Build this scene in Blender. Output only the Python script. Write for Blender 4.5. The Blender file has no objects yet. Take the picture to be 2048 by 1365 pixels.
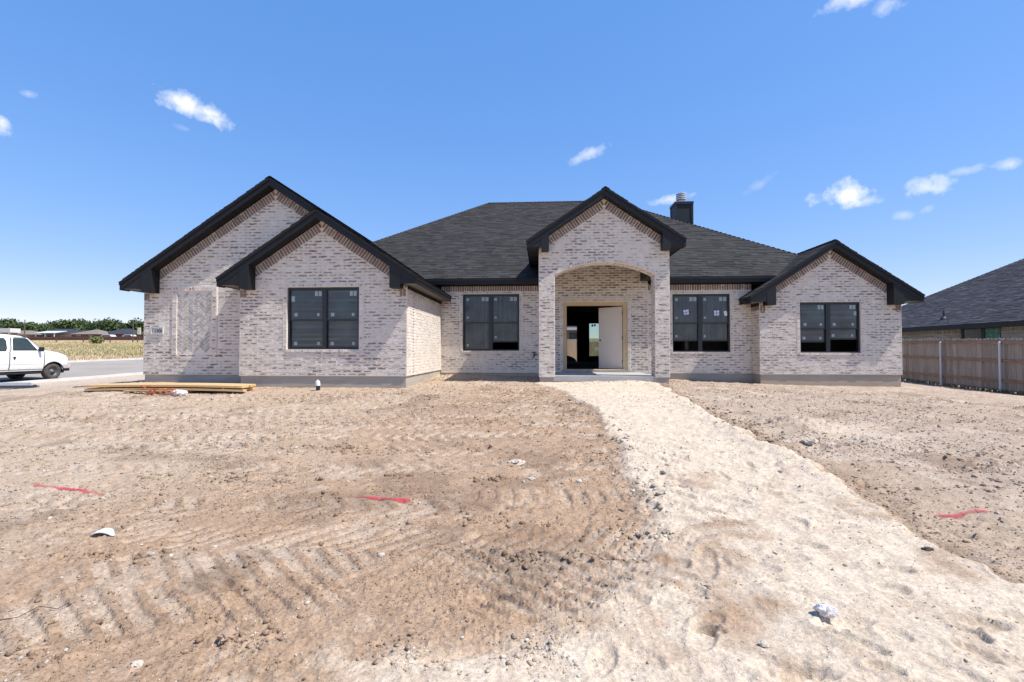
import bpy, math, random
import numpy as np
from mathutils import Vector, Matrix
random.seed(7); rng = np.random.default_rng(11)
S = bpy.context.scene
# ------------------------------------------------------------------ camera
FPX = 960.0
YAW = math.atan((1083.0-1024.0)/FPX); PITCH = math.atan((702.0-682.5)/FPX)
ZC = 0.63
cd = bpy.data.cameras.new('camera'); cam = bpy.data.objects.new('camera', cd); S.collection.objects.link(cam)
cd.sensor_width = 36.0; cd.lens = FPX/2048*36.0; cd.clip_start = 0.05; cd.clip_end = 5000
cam.location = (0, 0, ZC); cam.rotation_euler = (math.radians(90)+PITCH, 0, YAW)
S.camera = cam
S.render.resolution_x = 1024; S.render.resolution_y = 682
# ------------------------------------------------------------------ light
SUNV = Vector((1.0, -0.25, 1.59)).normalized()
SUN_EL = math.asin(SUNV.z); SUN_AZ = math.atan2(SUNV.x, SUNV.y)
W = bpy.data.worlds.new('World'); S.world = W; W.use_nodes = True
nt = W.node_tree; nt.nodes.clear()
SKY_STRENGTH = 0.125
def wn(t, **k):
    n = nt.nodes.new(t)
    for a, b in k.items(): setattr(n, a, b)
    return n
sky = wn('ShaderNodeTexSky', sky_type='NISHITA', sun_disc=False)
sky.sun_elevation = SUN_EL; sky.sun_rotation = SUN_AZ
sky.altitude = 100; sky.air_density = 1.0; sky.dust_density = 0.25; sky.ozone_density = 5.0
out = wn('ShaderNodeOutputWorld'); bg = wn('ShaderNodeBackground'); bg.inputs['Strength'].default_value = SKY_STRENGTH
tc = wn('ShaderNodeTexCoord')
RX = np.array([math.cos(YAW), math.sin(YAW), 0.0])
FY = np.array([-math.sin(YAW)*math.cos(PITCH), math.cos(YAW)*math.cos(PITCH), math.sin(PITCH)])
UP = np.cross(RX, FY)
def vdir(u, v):
    d = FY+RX*(u-1024)/FPX-UP*(v-682.5)/FPX
    return d/np.linalg.norm(d)
def wmath(op, a, b=None, c=None, clamp=False):
    n = wn('ShaderNodeMath', operation=op, use_clamp=clamp)
    for i, s in enumerate((a, b, c)):
        if s is None: continue
        if isinstance(s, (int, float)): n.inputs[i].default_value = s
        else: nt.links.new(s, n.inputs[i])
    return n.outputs[0]
def wdot(sock, vec):
    n = wn('ShaderNodeVectorMath', operation='DOT_PRODUCT'); nt.links.new(sock, n.inputs[0]); n.inputs[1].default_value = tuple(vec)
    return n.outputs['Value']
# a few fair-weather clouds at fixed directions, edges broken up by noise
nz = wn('ShaderNodeTexNoise'); nz.inputs['Scale'].default_value = 21; nz.inputs['Detail'].default_value = 7; nz.inputs['Roughness'].default_value = 0.62
nt.links.new(tc.outputs['Generated'], nz.inputs['Vector'])
nz2 = wn('ShaderNodeTexNoise'); nz2.inputs['Scale'].default_value = 70; nz2.inputs['Detail'].default_value = 5
nt.links.new(tc.outputs['Generated'], nz2.inputs['Vector'])
noise = wmath('ADD', wmath('MULTIPLY', wmath('SUBTRACT', nz.outputs['Fac'], 0.5), 2.2), wmath('MULTIPLY', wmath('SUBTRACT', nz2.outputs['Fac'], 0.5), 1.0))
CL = [(372, 208, 50, 21, 0.10, 1.0), (418, 228, 48, 17, 0.35, 1.0), (0, 252, 26, 22, 0.0, 0.95), (1688, 390, 56, 22, 0.0, 1.0), (1738, 401, 30, 10, 0.0, 0.5),
      (1852, 376, 50, 22, 0.0, 0.8), (1930, 342, 30, 9, 0.0, 0.4), (2022, 330, 28, 13, 0.0, 0.55), (1715, -8, 90, 16, 0.0, 0.7), (1785, 8, 30, 16, 0.2, 0.45),
      (1175, 310, 40, 9, -0.35, 0.5), (1335, 400, 50, 8, -0.1, 0.55), (1808, 430, 18, 9, 0.1, 0.3), (1856, 418, 16, 9, -0.4, 0.3), (1525, 366, 34, 9, -0.5, 0.22),
      (57, 188, 18, 7, -0.2, 0.3), (367, 256, 20, 6, 0.1, 0.25), (2300, 300, 90, 30, 0.1, 0.8), (-260, 330, 100, 28, 0.1, 0.8), (-500, 180, 120, 30, 0.0, 0.8), (2700, 120, 120, 36, 0.2, 0.8)]
total = None
for (u, v, a, b, tilt, op) in CL:
    d = vdir(u, v); ex = np.cross(d, [0, 0, 1.0]); ex /= np.linalg.norm(ex); ey = np.cross(ex, d)
    ct, st = math.cos(tilt), math.sin(tilt)
    e1 = ex*ct-ey*st; e2 = ex*st+ey*ct
    k = 1.0/np.dot(d, FY)   # pixels to angle at that direction
    ra, rb = a/FPX/k*1.2, b/FPX/k*1.5
    p = wmath('POWER', wmath('ABSOLUTE', wdot(tc.outputs['Generated'], e1/ra)), 2.0)
    q = wmath('POWER', wmath('ABSOLUTE', wdot(tc.outputs['Generated'], e2/rb)), 2.0)
    r2 = wmath('ADD', p, q)
    val = wmath('ADD', wmath('SUBTRACT', 0.75, wmath('POWER', r2, 0.6)), noise)
    m = wmath('MULTIPLY', wmath('MULTIPLY', val, 1.1, clamp=True), op)
    front = wmath('GREATER_THAN', wdot(tc.outputs['Generated'], d), 0.5)
    m = wmath('MULTIPLY', m, front)
    total = m if total is None else wmath('MAXIMUM', total, m)
mix = wn('ShaderNodeMix', data_type='RGBA'); nt.links.new(total, mix.inputs['Factor'])
gm = wn('ShaderNodeGamma'); gm.inputs['Gamma'].default_value = 0.37; nt.links.new(sky.outputs['Color'], gm.inputs['Color'])
hs = wn('ShaderNodeHueSaturation'); hs.inputs['Saturation'].default_value = 2.15; hs.inputs['Value'].default_value = 2.5
tn = wn('ShaderNodeMix', data_type='RGBA', blend_type='MULTIPLY'); tn.inputs['Factor'].default_value = 1.0; tn.inputs['B'].default_value = (1.06, 1.01, 1.07, 1); nt.links.new(gm.outputs['Color'], tn.inputs['A']); nt.links.new(tn.outputs['Result'], hs.inputs['Color'])
nt.links.new(hs.outputs['Color'], mix.inputs['A']); mix.inputs['B'].default_value = (5.7, 5.75, 5.9, 1)
nt.links.new(mix.outputs['Result'], bg.inputs['Color']); nt.links.new(bg.outputs['Background'], out.inputs['Surface'])
sd = bpy.data.lights.new('sun', 'SUN'); sun = bpy.data.objects.new('sun', sd); S.collection.objects.link(sun)
sd.energy = 4.0; sd.angle = math.radians(0.53); sd.color = (1.0, 0.955, 0.89)
sun.location = (20, -5, 30); sun.rotation_euler = (-SUNV).to_track_quat('-Z', 'Y').to_euler()
S.view_settings.view_transform = 'Standard'; S.view_settings.look = 'None'; S.view_settings.gamma = 1.0
S.view_settings.use_curve_mapping = False; S.view_settings.exposure = 0.70
S.render.engine = 'CYCLES'

# ------------------------------------------------------------------ helpers
COL = S.collection
def tag(o, label=None, cat=None, group=None, kind=None):
    if label: o['label'] = label
    if cat: o['category'] = cat
    if group: o['group'] = group
    if kind: o['kind'] = kind
    return o
def empty(name, loc, label, cat, group=None):
    o = bpy.data.objects.new(name, None); COL.objects.link(o); o.location = loc; o.empty_display_size = 0.3
    o['pinv'] = [-loc[0], -loc[1], -loc[2]]
    return tag(o, label, cat, group)
def adopt(o, parent):
    if parent is None: return o
    o.parent = parent
    if 'pinv' in parent.keys(): o.matrix_parent_inverse = Matrix.Translation(Vector(parent['pinv']))
    return o
class MB:
    def __init__(s): s.v = []; s.f = []; s.mi = []; s.c = None
    def add(s, vs, fs, mi=0):
        b = len(s.v); s.v.extend([tuple(p) for p in vs]); s.f.extend([tuple(b+i for i in f) for f in fs]); s.mi.extend([mi]*len(fs)); return s
    def box(s, x0, x1, y0, y1, z0, z1, mi=0):
        if x0 > x1: x0, x1 = x1, x0
        if y0 > y1: y0, y1 = y1, y0
        if z0 > z1: z0, z1 = z1, z0
        return s.add([(x0,y0,z0),(x1,y0,z0),(x1,y1,z0),(x0,y1,z0),(x0,y0,z1),(x1,y0,z1),(x1,y1,z1),(x0,y1,z1)],
              [(3,2,1,0),(4,5,6,7),(0,1,5,4),(1,2,6,5),(2,3,7,6),(3,0,4,7)], mi)
    def prism(s, pts, vec, mi=0):
        n = len(pts); vec = Vector(vec); p = [Vector(q) for q in pts]
        vs = p+[q+vec for q in p]
        fs = [tuple(range(n)), tuple(range(2*n-1, n-1, -1))]+[(i, i+n, (i+1) % n+n, (i+1) % n) for i in range(n)]
        return s.add(vs, fs, mi)
    def tube(s, pts, r, n=8, cap=True, mi=0):
        pts = [Vector(p) for p in pts]; rr = r if isinstance(r, (list, tuple)) else [r]*len(pts)
        rings = []
        for i, p in enumerate(pts):
            t = (pts[min(i+1, len(pts)-1)]-pts[max(i-1, 0)]).normalized()
            a = t.orthogonal().normalized() if i == 0 else (a-t*a.dot(t)).normalized()
            b = t.cross(a)
            rings.append([p+(a*math.cos(2*math.pi*k/n)+b*math.sin(2*math.pi*k/n))*rr[i] for k in range(n)])
        vs = [q for R in rings for q in R]; fs = []
        for i in range(len(pts)-1):
            for k in range(n): fs.append((i*n+k, i*n+(k+1) % n, (i+1)*n+(k+1) % n, (i+1)*n+k))
        if cap: fs.append(tuple(range(n-1, -1, -1))); fs.append(tuple((len(pts)-1)*n+k for k in range(n)))
        return s.add(vs, fs, mi)
    def build(s, name, mat, parent=None, smooth=False, bevel=0.0):
        me = bpy.data.meshes.new(name); me.from_pydata(s.v, [], s.f)
        mats = mat if isinstance(mat, (list, tuple)) else [mat]
        for m in mats: me.materials.append(m)
        if len(mats) > 1: me.polygons.foreach_set('material_index', s.mi)
        if smooth: me.polygons.foreach_set('use_smooth', [True]*len(me.polygons))
        me.update(); me.validate()
        o = bpy.data.objects.new(name, me); COL.objects.link(o)
        if bevel > 0:
            bm = o.modifiers.new('edge', 'BEVEL'); bm.width = bevel; bm.segments = 2; bm.limit_method = 'ANGLE'
        return adopt(o, parent)
def B(name, mat, parent, *boxes, bevel=0.0):
    m = MB()
    for b in boxes: m.box(*b)
    return m.build(name, mat, parent, bevel=bevel)

# ------------------------------------------------------------------ materials
class NT:
    def __init__(s, name):
        s.m = bpy.data.materials.new(name); s.m.use_nodes = True; s.t = s.m.node_tree; s.t.nodes.clear()
        s.out = s.n('ShaderNodeOutputMaterial'); s.b = s.n('ShaderNodeBsdfPrincipled'); s.l(s.b.outputs[0], s.out.inputs['Surface'])
        s.geo = s.n('ShaderNodeNewGeometry')
    def n(s, t, **k):
        n = s.t.nodes.new(t)
        for a, b in k.items(): setattr(n, a, b)
        return n
    def l(s, a, b): s.t.links.new(a, b)
    def mapv(s, scale, src=None):
        m = s.n('ShaderNodeMapping'); m.inputs['Scale'].default_value = scale if isinstance(scale, tuple) else (scale,)*3
        s.l(src if src is not None else s.geo.outputs['Position'], m.inputs['Vector']); return m.outputs[0]
    def noise(s, scale, detail=4, rough=0.55, src=None):
        n = s.n('ShaderNodeTexNoise'); n.inputs['Scale'].default_value = 1.0; n.inputs['Detail'].default_value = detail; n.inputs['Roughness'].default_value = rough
        s.l(s.mapv(scale, src), n.inputs['Vector']); return n.outputs['Fac']
    def ramp(s, f, stops, interp='LINEAR'):
        r = s.n('ShaderNodeValToRGB'); e = r.color_ramp.elements; r.color_ramp.interpolation = interp
        while len(e) < len(stops): e.new(0.5)
        for x, (p, c) in zip(e, stops):
            x.position = p; x.color = (c, c, c, 1) if isinstance(c, (int, float)) else (c[0], c[1], c[2], 1)
        s.l(f, r.inputs[0]); return r.outputs[0]
    def mix(s, f, a, b, mode='MIX'):
        m = s.n('ShaderNodeMix', data_type='RGBA', blend_type=mode)
        for i, x in (('Factor', f), ('A', a), ('B', b)):
            if isinstance(x, (int, float)): m.inputs[i].default_value = x if i == 'Factor' else (x, x, x, 1)
            elif isinstance(x, tuple): m.inputs[i].default_value = (x[0], x[1], x[2], 1)
            else: s.l(x, m.inputs[i])
        return m.outputs['Result']
    def math(s, op, a, b=0.0, clamp=False):
        m = s.n('ShaderNodeMath', operation=op, use_clamp=clamp)
        for i, x in enumerate((a, b)):
            if isinstance(x, (int, float)): m.inputs[i].default_value = x
            else: s.l(x, m.inputs[i])
        return m.outputs[0]
    def rnd(s):
        o = s.n('ShaderNodeObjectInfo')
        return s.math('FRACT', s.math('ADD', s.geo.outputs['Random Per Island'], s.math('MULTIPLY', o.outputs['Random'], 7.31)))
    def fin(s, col=None, rough=0.8, bump=None, dist=0.004, strength=1.0, spec=0.3, metal=0.0):
        if col is not None:
            if isinstance(col, tuple): s.b.inputs['Base Color'].default_value = (*col, 1)
            else: s.l(col, s.b.inputs['Base Color'])
        if isinstance(rough, (int, float)): s.b.inputs['Roughness'].default_value = rough
        else: s.l(rough, s.b.inputs['Roughness'])
        s.b.inputs['Specular IOR Level'].default_value = spec; s.b.inputs['Metallic'].default_value = metal
        if bump is not None:
            b = s.n('ShaderNodeBump'); b.inputs['Distance'].default_value = dist; b.inputs['Strength'].default_value = strength
            s.l(bump, b.inputs['Height']); s.l(b.outputs[0], s.b.inputs['Normal'])
        return s.m
def plain(name, c, rough=0.7, var=0.12, scale=3.0, spec=0.3, metal=0.0, bump=0.0, fine=40.0):
    t = NT(name); n = t.noise(scale, 5); n2 = t.noise(fine, 3)
    f = t.math('ADD', t.math('MULTIPLY', n, 0.7), t.math('MULTIPLY', n2, 0.3))
    lo = tuple(x*(1-var*1.6) for x in c); hi = tuple(min(1, x*(1+var*1.6)) for x in c)
    col = t.ramp(f, [(0.25, lo), (0.75, hi)])
    return t.fin(col, rough, n2 if bump > 0 else None, bump, 1.0, spec, metal)
def brick_mat(name, cover, tones, white=((0.61, 0.545, 0.47), (0.77, 0.70, 0.615)), vh=0.30):
    """fired brick under a smear of mortar: the face shows as a ragged strip inside each brick; cover 0 bare .. 1 hidden"""
    t = NT(name); r = t.rnd()
    base = t.ramp(r, [(i/(len(tones)-1), c) for i, c in enumerate(tones)])
    base = t.mix(t.math('MULTIPLY', t.noise(90.0, 3), 0.5), base, t.mix(1.0, base, 0.55, 'MULTIPLY'))
    uv = t.n('ShaderNodeUVMap', uv_map='uv'); sp = t.n('ShaderNodeSeparateXYZ'); t.l(uv.outputs[0], sp.inputs[0])
    au = t.math('ABSOLUTE', sp.outputs['X']); av = t.math('ABSOLUTE', t.math('ADD', sp.outputs['Y'], t.math('MULTIPLY', t.math('SUBTRACT', t.noise((9.0, 9.0, 9.0), 2), 0.5), 0.5)))
    e1 = t.math('DIVIDE', t.math('SUBTRACT', au, 0.36), 0.14); e2 = t.math('DIVIDE', t.math('SUBTRACT', av, vh*0.55), vh)
    edge = t.math('MAXIMUM', e1, e2)
    n = t.math('ADD', t.math('MULTIPLY', t.math('SUBTRACT', t.noise((9.0, 9.0, 26.0), 5, 0.65), 0.5), 4.4), t.math('MULTIPLY', t.math('SUBTRACT', t.noise((40.0, 40.0, 70.0), 3), 0.5), 1.2))
    big = t.math('MULTIPLY', t.math('SUBTRACT', t.noise(0.8, 3), 0.5), 1.6)
    rr = t.math('MULTIPLY', t.math('SUBTRACT', t.math('FRACT', t.math('MULTIPLY', r, 13.7)), 0.5), 1.3)
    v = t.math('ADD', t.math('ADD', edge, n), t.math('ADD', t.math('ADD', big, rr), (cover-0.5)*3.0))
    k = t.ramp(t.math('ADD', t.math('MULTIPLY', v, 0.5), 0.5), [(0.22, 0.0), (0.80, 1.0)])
    wh = t.ramp(t.noise(5.0, 4), [(0.3, white[0]), (0.7, white[1])])
    return t.fin(t.mix(k, base, wh), 0.92, t.math('ADD', t.math('MULTIPLY', k, 0.6), t.math('MULTIPLY', t.noise(60.0, 3), 0.4)), 0.005, 0.8, 0.15)
tones_wall = [(0.175, 0.135, 0.118), (0.26, 0.20, 0.175), (0.20, 0.17, 0.155), (0.30, 0.222, 0.192), (0.225, 0.19, 0.17)]
tones_rake = [(0.19, 0.135, 0.12), (0.27, 0.20, 0.175), (0.22, 0.185, 0.165), (0.31, 0.225, 0.195), (0.20, 0.155, 0.145)]
M = {}
M['brick'] = brick_mat('smeared_brick', 0.585, tones_wall)
M['brick_sunlit'] = brick_mat('sun_whitened_brick', 0.88, tones_wall)  # extra mortar white puts the side wall's sunlight into the colour
M['brick_porch'] = brick_mat('porch_shade_smeared_brick', 0.42, tones_wall)  # thinner smear, also putting the porch's brown shade into the colour
M['brick_clear'] = brick_mat('bare_brick', 0.12, tones_rake, vh=0.5)
M['brick_pale'] = brick_mat('mortar_washed_brick', 0.72, tones_rake, vh=0.4)
M['brick_grey'] = brick_mat('grey_washed_brick', 0.42, [(0.40, 0.385, 0.375), (0.46, 0.445, 0.43), (0.34, 0.325, 0.315)], vh=0.5)
t = NT('mortar'); n1 = t.noise(4.0, 5); n2 = t.noise((22.0, 22.0, 40.0), 4)
M['mortar'] = t.fin(t.ramp(t.math('ADD', t.math('MULTIPLY', n1, 0.6), t.math('MULTIPLY', n2, 0.4)), [(0.25, (0.63, 0.565, 0.488)), (0.75, (0.79, 0.725, 0.64))]), 0.95, n2, 0.012, 1.0, 0.1)
t = NT('slab_concrete'); n1 = t.noise((1.2, 1.2, 5.0), 5); n2 = t.noise(30.0, 4); sp = t.ramp(t.noise(14.0, 2), [(0.70, 0.0), (0.74, 1.0)])
c = t.ramp(n1, [(0.3, (0.33, 0.305, 0.26)), (0.7, (0.47, 0.44, 0.38))])
c = t.mix(t.math('MULTIPLY', n2, 0.3), c, (0.26, 0.24, 0.22)); c = t.mix(t.math('MULTIPLY', sp, 0.7), c, (0.55, 0.53, 0.5))
sz = t.n('ShaderNodeSeparateXYZ'); t.l(t.geo.outputs['Position'], sz.inputs[0])
spl = t.ramp(t.math('ADD', t.math('ADD', sz.outputs['Z'], 0.5), t.math('MULTIPLY', t.math('SUBTRACT', t.noise((3.0, 3.0, 6.0), 4, 0.65), 0.5), 0.5)), [(0.16, 0.75), (0.40, 0.0)])
c = t.mix(spl, c, (0.40, 0.31, 0.225))      # soil splashed up from the grade
M['slab'] = t.fin(c, 0.9, n2, 0.004, 0.8, 0.2)
M['floor'] = plain('porch_concrete', (0.42, 0.41, 0.39), 0.9, 0.12, 2.0, 0.2, bump=0.003)
t = NT('shingle'); r = t.rnd()
c = t.ramp(r, [(0.0, (0.020, 0.019, 0.018)), (0.3, (0.034, 0.033, 0.031)), (0.55, (0.027, 0.026, 0.025)), (0.8, (0.044, 0.043, 0.042)), (1.0, (0.037, 0.034, 0.031))])
g = t.noise(140.0, 3, 0.7); c = t.mix(t.math('MULTIPLY', g, 0.7), c, t.mix(1.0, c, 1.5, 'MULTIPLY'))
c = t.mix(t.ramp(t.noise(0.55, 3), [(0.35, 0.0), (0.7, 0.3)]), c, (0.055, 0.053, 0.050))
M['shingle'] = t.fin(c, 0.95, g, 0.004, 1.0, 0.2)
t = NT('shingle_bluegrey'); r = t.rnd()
c = t.ramp(r, [(0.0, (0.030, 0.031, 0.038)), (0.3, (0.055, 0.056, 0.066)), (0.6, (0.045, 0.044, 0.05)), (1.0, (0.085, 0.085, 0.097))])
M['shingle2'] = t.fin(c, 0.95, t.noise(140.0, 3, 0.7), 0.004, 1.0, 0.2)
M['black'] = plain('black_trim_paint', (0.0085, 0.0085, 0.0095), 0.55, 0.25, 6.0, 0.4, bump=0.001)
M['soffit'] = plain('soffit_board', (0.16, 0.145, 0.125), 0.8, 0.2, 3.0, 0.2)
M['winframe'] = plain('window_frame_bronze', (0.016, 0.020, 0.022), 0.4, 0.15, 3.0, 0.5)
def pane_mat(name, scale, tint=(0.085, 0.10, 0.108)):
    t = NT(name); n = t.noise(scale, 3, 0.5); m = t.noise(2.2, 3)
    lines = t.ramp(n, [(0.42, 0.0), (0.60, 0.35), (0.64, 1.0), (0.66, 0.2)])  # painted streaks stand in for reflections and the room behind
    c = t.mix(t.math('MULTIPLY', lines, 0.6), tuple(x*0.45 for x in tint), tuple(x*1.7 for x in tint))
    c = t.mix(t.ramp(m, [(0.35, 0.0), (0.7, 0.6)]), c, (0.075, 0.105, 0.108))
    dust = t.ramp(t.noise(45.0, 2, 0.4), [(0.74, 0.0), (0.80, 0.5)])
    c = t.mix(dust, c, (0.3, 0.31, 0.31))
    return t.fin(c, t.ramp(t.noise(3.0, 3), [(0.35, 0.06), (0.65, 0.30)]), None, 0, 0, 0.5)
M['pane_h'] = pane_mat('film_glass_painted_reflection_horizontal', (0.15, 0.15, 11.0))
M['pane_v'] = pane_mat('film_glass_painted_reflection_vertical', (20.0, 20.0, 0.2))
M['sticker'] = plain('paper_sticker', (0.34, 0.40, 0.40), 0.7, 0.1, 8.0)
M['sticker_white'] = plain('white_paper', (0.72, 0.74, 0.78), 0.7, 0.05, 8.0)
M['sticker_blue'] = plain('blue_print', (0.03, 0.045, 0.16), 0.5, 0.15, 8.0)
M['inside'] = plain('shade_painted_studs_and_board', (0.035, 0.032, 0.03), 0.9, 0.3, 2.0)  # near-black base colour carries the shade of the closed rooms
M['rawwood'] = plain('raw_door_frame_wood', (0.56, 0.42, 0.25), 0.75, 0.12, 4.0)
M['doorpaint'] = plain('primed_door', (0.84, 0.75, 0.66), 0.6, 0.05, 1.0)
M['hinge'] = plain('black_metal', (0.02, 0.02, 0.02), 0.45, 0.1, 5.0, 0.5)
M['galv'] = plain('galvanised_steel', (0.72, 0.72, 0.71), 0.42, 0.12, 6.0, 0.5, 0.45)
M['chimney'] = plain('chimney_board_paint', (0.016, 0.022, 0.026), 0.6, 0.15, 3.0)
M['plate'] = plain('cast_stone_plate', (0.55, 0.55, 0.54), 0.85, 0.08, 12.0)
M['ink'] = plain('engraved_dark', (0.06, 0.06, 0.06), 0.8, 0.1, 12.0)

# ------------------------------------------------------------------ terrain function
def hashgrid(seed): return np.random.default_rng(seed).random((256, 256)).astype(np.float32)
TAB = [hashgrid(100+i) for i in range(6)]
def vnoise(x, y, k=0):
    xi = np.floor(x).astype(np.int64); yi = np.floor(y).astype(np.int64)
    fx = (x-xi).astype(np.float32); fy = (y-yi).astype(np.float32)
    fx = fx*fx*(3-2*fx); fy = fy*fy*(3-2*fy); T = TAB[k % 6]
    a = T[xi & 255, yi & 255]; b = T[(xi+1) & 255, yi & 255]; c = T[xi & 255, (yi+1) & 255]; d = T[(xi+1) & 255, (yi+1) & 255]
    return (a*(1-fx)+b*fx)*(1-fy)+(c*(1-fx)+d*fx)*fy
def fbm(x, y, oct=4, k=0, gain=0.5):
    s = 0; a = 1.0; tot = 0
    for i in range(oct):
        s = s+a*vnoise(x*2**i+17.3*i, y*2**i-9.1*i, k+i); tot += a; a *= gain
    return s/tot
def sst(a, b, x):
    t = np.clip((x-a)/(b-a), 0, 1); return t*t*(3-2*t)
CP = np.array([(0,2,-.62),(-4,3,-.60),(4,3,-.63),(0,5,-.56),(-5,6,-.53),(5,6,-.57),(8,6,-.63),(12,9,-.74),(15.4,16,-.80),(15.4,20,-.69),(15.4,26,-.55),(11,15,-.46),
 (8.7,14.9,-.43),(6.6,15,-.39),(5,15.5,-.32),(3.5,13.2,-.28),(1.7,12.9,-.235),(0,13.2,-.24),(-1.5,15.5,-.20),(-3.2,15.4,-.20),(-3.2,11.5,-.29),(-5.4,11.4,-.29),(-7.5,11.4,-.29),
 (-9,12,-.24),(-10.5,12,-.20),(-8,10.3,-.38),(-12,12,-.33),(-16,14,-.55),(-21,19,-.76),(-10,6,-.60),(-16,8,-.72),(-20,10,-.92),(8,10,-.53),(5,11,-.44),(-4,9,-.43),(2,9,-.42),
 (-20,26,-.62),(-12,24,-.4),(0,-4,-.75),(-10,-4,-.85),(12,-2,-.85),(18,24,-.62),(19,14,-.85),(2,28,-.25),(-4,30,-.25)], float)
def tps(d2): return 0.5*d2*np.log(d2+1e-9)
_n = len(CP); _A = np.zeros((_n+3, _n+3)); _d = ((CP[:, None, :2]-CP[None, :, :2])**2).sum(-1)
_A[:_n, :_n] = tps(_d)+np.eye(_n)*0.6; _A[:_n, _n] = 1; _A[:_n, _n+1:] = CP[:, :2]; _A[_n, :_n] = 1; _A[_n+1:, :_n] = CP[:, :2].T
_w = np.linalg.solve(_A, np.concatenate([CP[:, 2], np.zeros(3)]))
def lot(x, y):
    s = _w[_n]+_w[_n+1]*x+_w[_n+2]*y
    for i in range(_n): s = s+_w[i]*tps((x-CP[i, 0])**2+(y-CP[i, 1])**2)
    return s
def farz(x, y):
    yc = np.clip(y, -40, 40)
    z = -0.706+0.018*(yc-20.8)+0.36*sst(-22.6, -31.6, x)
    return z+0.0415*np.clip(y-40, 0, 130)+0.006*np.clip(y-170, 0, 400)
def lotw(x, y): return sst(-21.8, -17.5, x)*sst(34, 27, y)*sst(28, 21, x)*sst(-12, -3, y)
def base(x, y):
    w = lotw(x, y); f = farz(x, y)
    return np.where(w > 0, f*(1-w)+np.clip(lot(x, y), -1.6, 0.3)*w, f)
# pale bed of the future walk, from the porch to the near right
PATH = np.array([(-0.15,13.0),(0.53,10.9),(0.92,8.2),(0.88,6.0),(0.78,4.75),(0.84,3.88),(0.80,3.38),(0.65,3.0),(0.42,2.56),(0.1,2.24),(-0.2,2.05),(-0.6,1.88),(-0.8,1.6),(-0.8,0.2),
 (3.4,0.2),(2.75,2.2),(2.58,2.77),(2.5,3.12),(2.48,3.5),(2.6,4.0),(2.69,4.84),(2.71,5.66),(2.77,6.9),(2.88,8.94),(3.0,11.0),(3.05,12.65),(3.1,13.15),(0.4,13.15)])
def polysd(x, y, P):
    d = np.full(x.shape, 1e9); ins = np.zeros(x.shape, bool); n = len(P)
    for i in range(n):
        a = P[i]; b = P[(i+1) % n]; e = b-a; wx = x-a[0]; wy = y-a[1]
        t = np.clip((wx*e[0]+wy*e[1])/(e@e), 0, 1)
        d = np.minimum(d, (wx-e[0]*t)**2+(wy-e[1]*t)**2)
        c = ((a[1] <= y) & (b[1] > y)) | ((b[1] <= y) & (a[1] > y))
        xx = a[0]+(y-a[1])/(e[1] if abs(e[1]) > 1e-9 else 1e-9)*e[0]
        ins ^= c & (x < xx)
    return np.where(ins, -1, 1)*np.sqrt(d)
TRACKS = [ # polyline, half width, lug spacing, depth, slant
 ([(-3.2,1.95),(-1.4,2.32),(0.0,2.5),(0.9,2.62)], 0.21, 0.155, 0.030, 0.9), ([(-3.0,3.0),(-1.2,3.1),(0.3,3.15),(1.0,3.3)], 0.19, 0.155, 0.022, -0.9),
 ([(-0.6,4.0),(0.4,4.08),(1.3,4.2)], 0.16, 0.15, 0.030, 0.1), ([(-5.5,4.5),(-2.5,4.7),(0.5,5.1)], 0.19, 0.19, 0.014, 0.8),
 ([(-9,6.3),(-4,6.1),(0.6,6.6)], 0.24, 0.2, 0.016, -0.8), ([(-12,7.4),(-5,7.5),(0.8,8.3)], 0.25, 0.2, 0.018, 0.8), ([(-12,8.6),(-5,8.5),(0.6,9.6)], 0.25, 0.2, 0.018, -0.8),
 ([(-9,9.7),(-3,9.6),(0.2,10.6)], 0.25, 0.2, 0.018, 0.8), ([(3.4,6.2),(6,8.2),(12.5,11.2)], 0.24, 0.2, 0.022, 0.8), ([(3.6,7.6),(6,9.4),(12.5,12.4)], 0.24, 0.2, 0.022, -0.8),
 ([(-14,6.9),(-6,6.75),(0.7,7.4)], 0.24, 0.2, 0.018, 0.8), ([(-14,8.0),(-6,8.0),(0.7,8.9)], 0.24, 0.2, 0.018, -0.8), ([(-13,5.5),(-6,5.3),(0.6,5.8)], 0.22, 0.2, 0.016, 0.8), ([(-6,3.75),(-2.6,3.6),(-0.2,3.7)], 0.19, 0.19, 0.014, 0.8),
 ([(-7,10.4),(-3,10.3),(0.2,11.4)], 0.24, 0.2, 0.018, -0.8), ([(-3.0,2.55),(-1.2,2.72),(0.5,2.85)], 0.19, 0.155, 0.02, 0.9),
 ([(3.9,9.2),(7,11.2),(12.5,13.4)], 0.25, 0.2, 0.020, 0.8), ([(4.2,10.8),(8,12.8),(13,14.6)], 0.25, 0.2, 0.018, -0.8), ([(4.2,5.2),(8,7.0),(14,9.0)], 0.24, 0.2, 0.022, 0.8), ([(4.5,4.2),(9,5.6),(14,7.2)], 0.24, 0.2, 0.02, -0.8)]
RXp = np.random.default_rng(5)
DENT = []
for i in range(420):   # foot prints and scuffs on the soft bed
    t = RXp.random(); yy = 1.5+t*t*10.5; DENT.append((RXp.uniform(0.6, 4.2) if yy < 4 else RXp.uniform(1.0, 3.1), yy, RXp.uniform(0.06, 0.16), RXp.uniform(0.03, 0.055), RXp.normal(-0.6, 0.5), RXp.uniform(0.008, 0.024)))
for i in range(260):
    DENT.append((RXp.uniform(-6, 1.0), RXp.uniform(1.4, 8), RXp.uniform(0.06, 0.2), RXp.uniform(0.03, 0.07), RXp.normal(0.4, 0.6), RXp.uniform(0.006, 0.018)))
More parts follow.
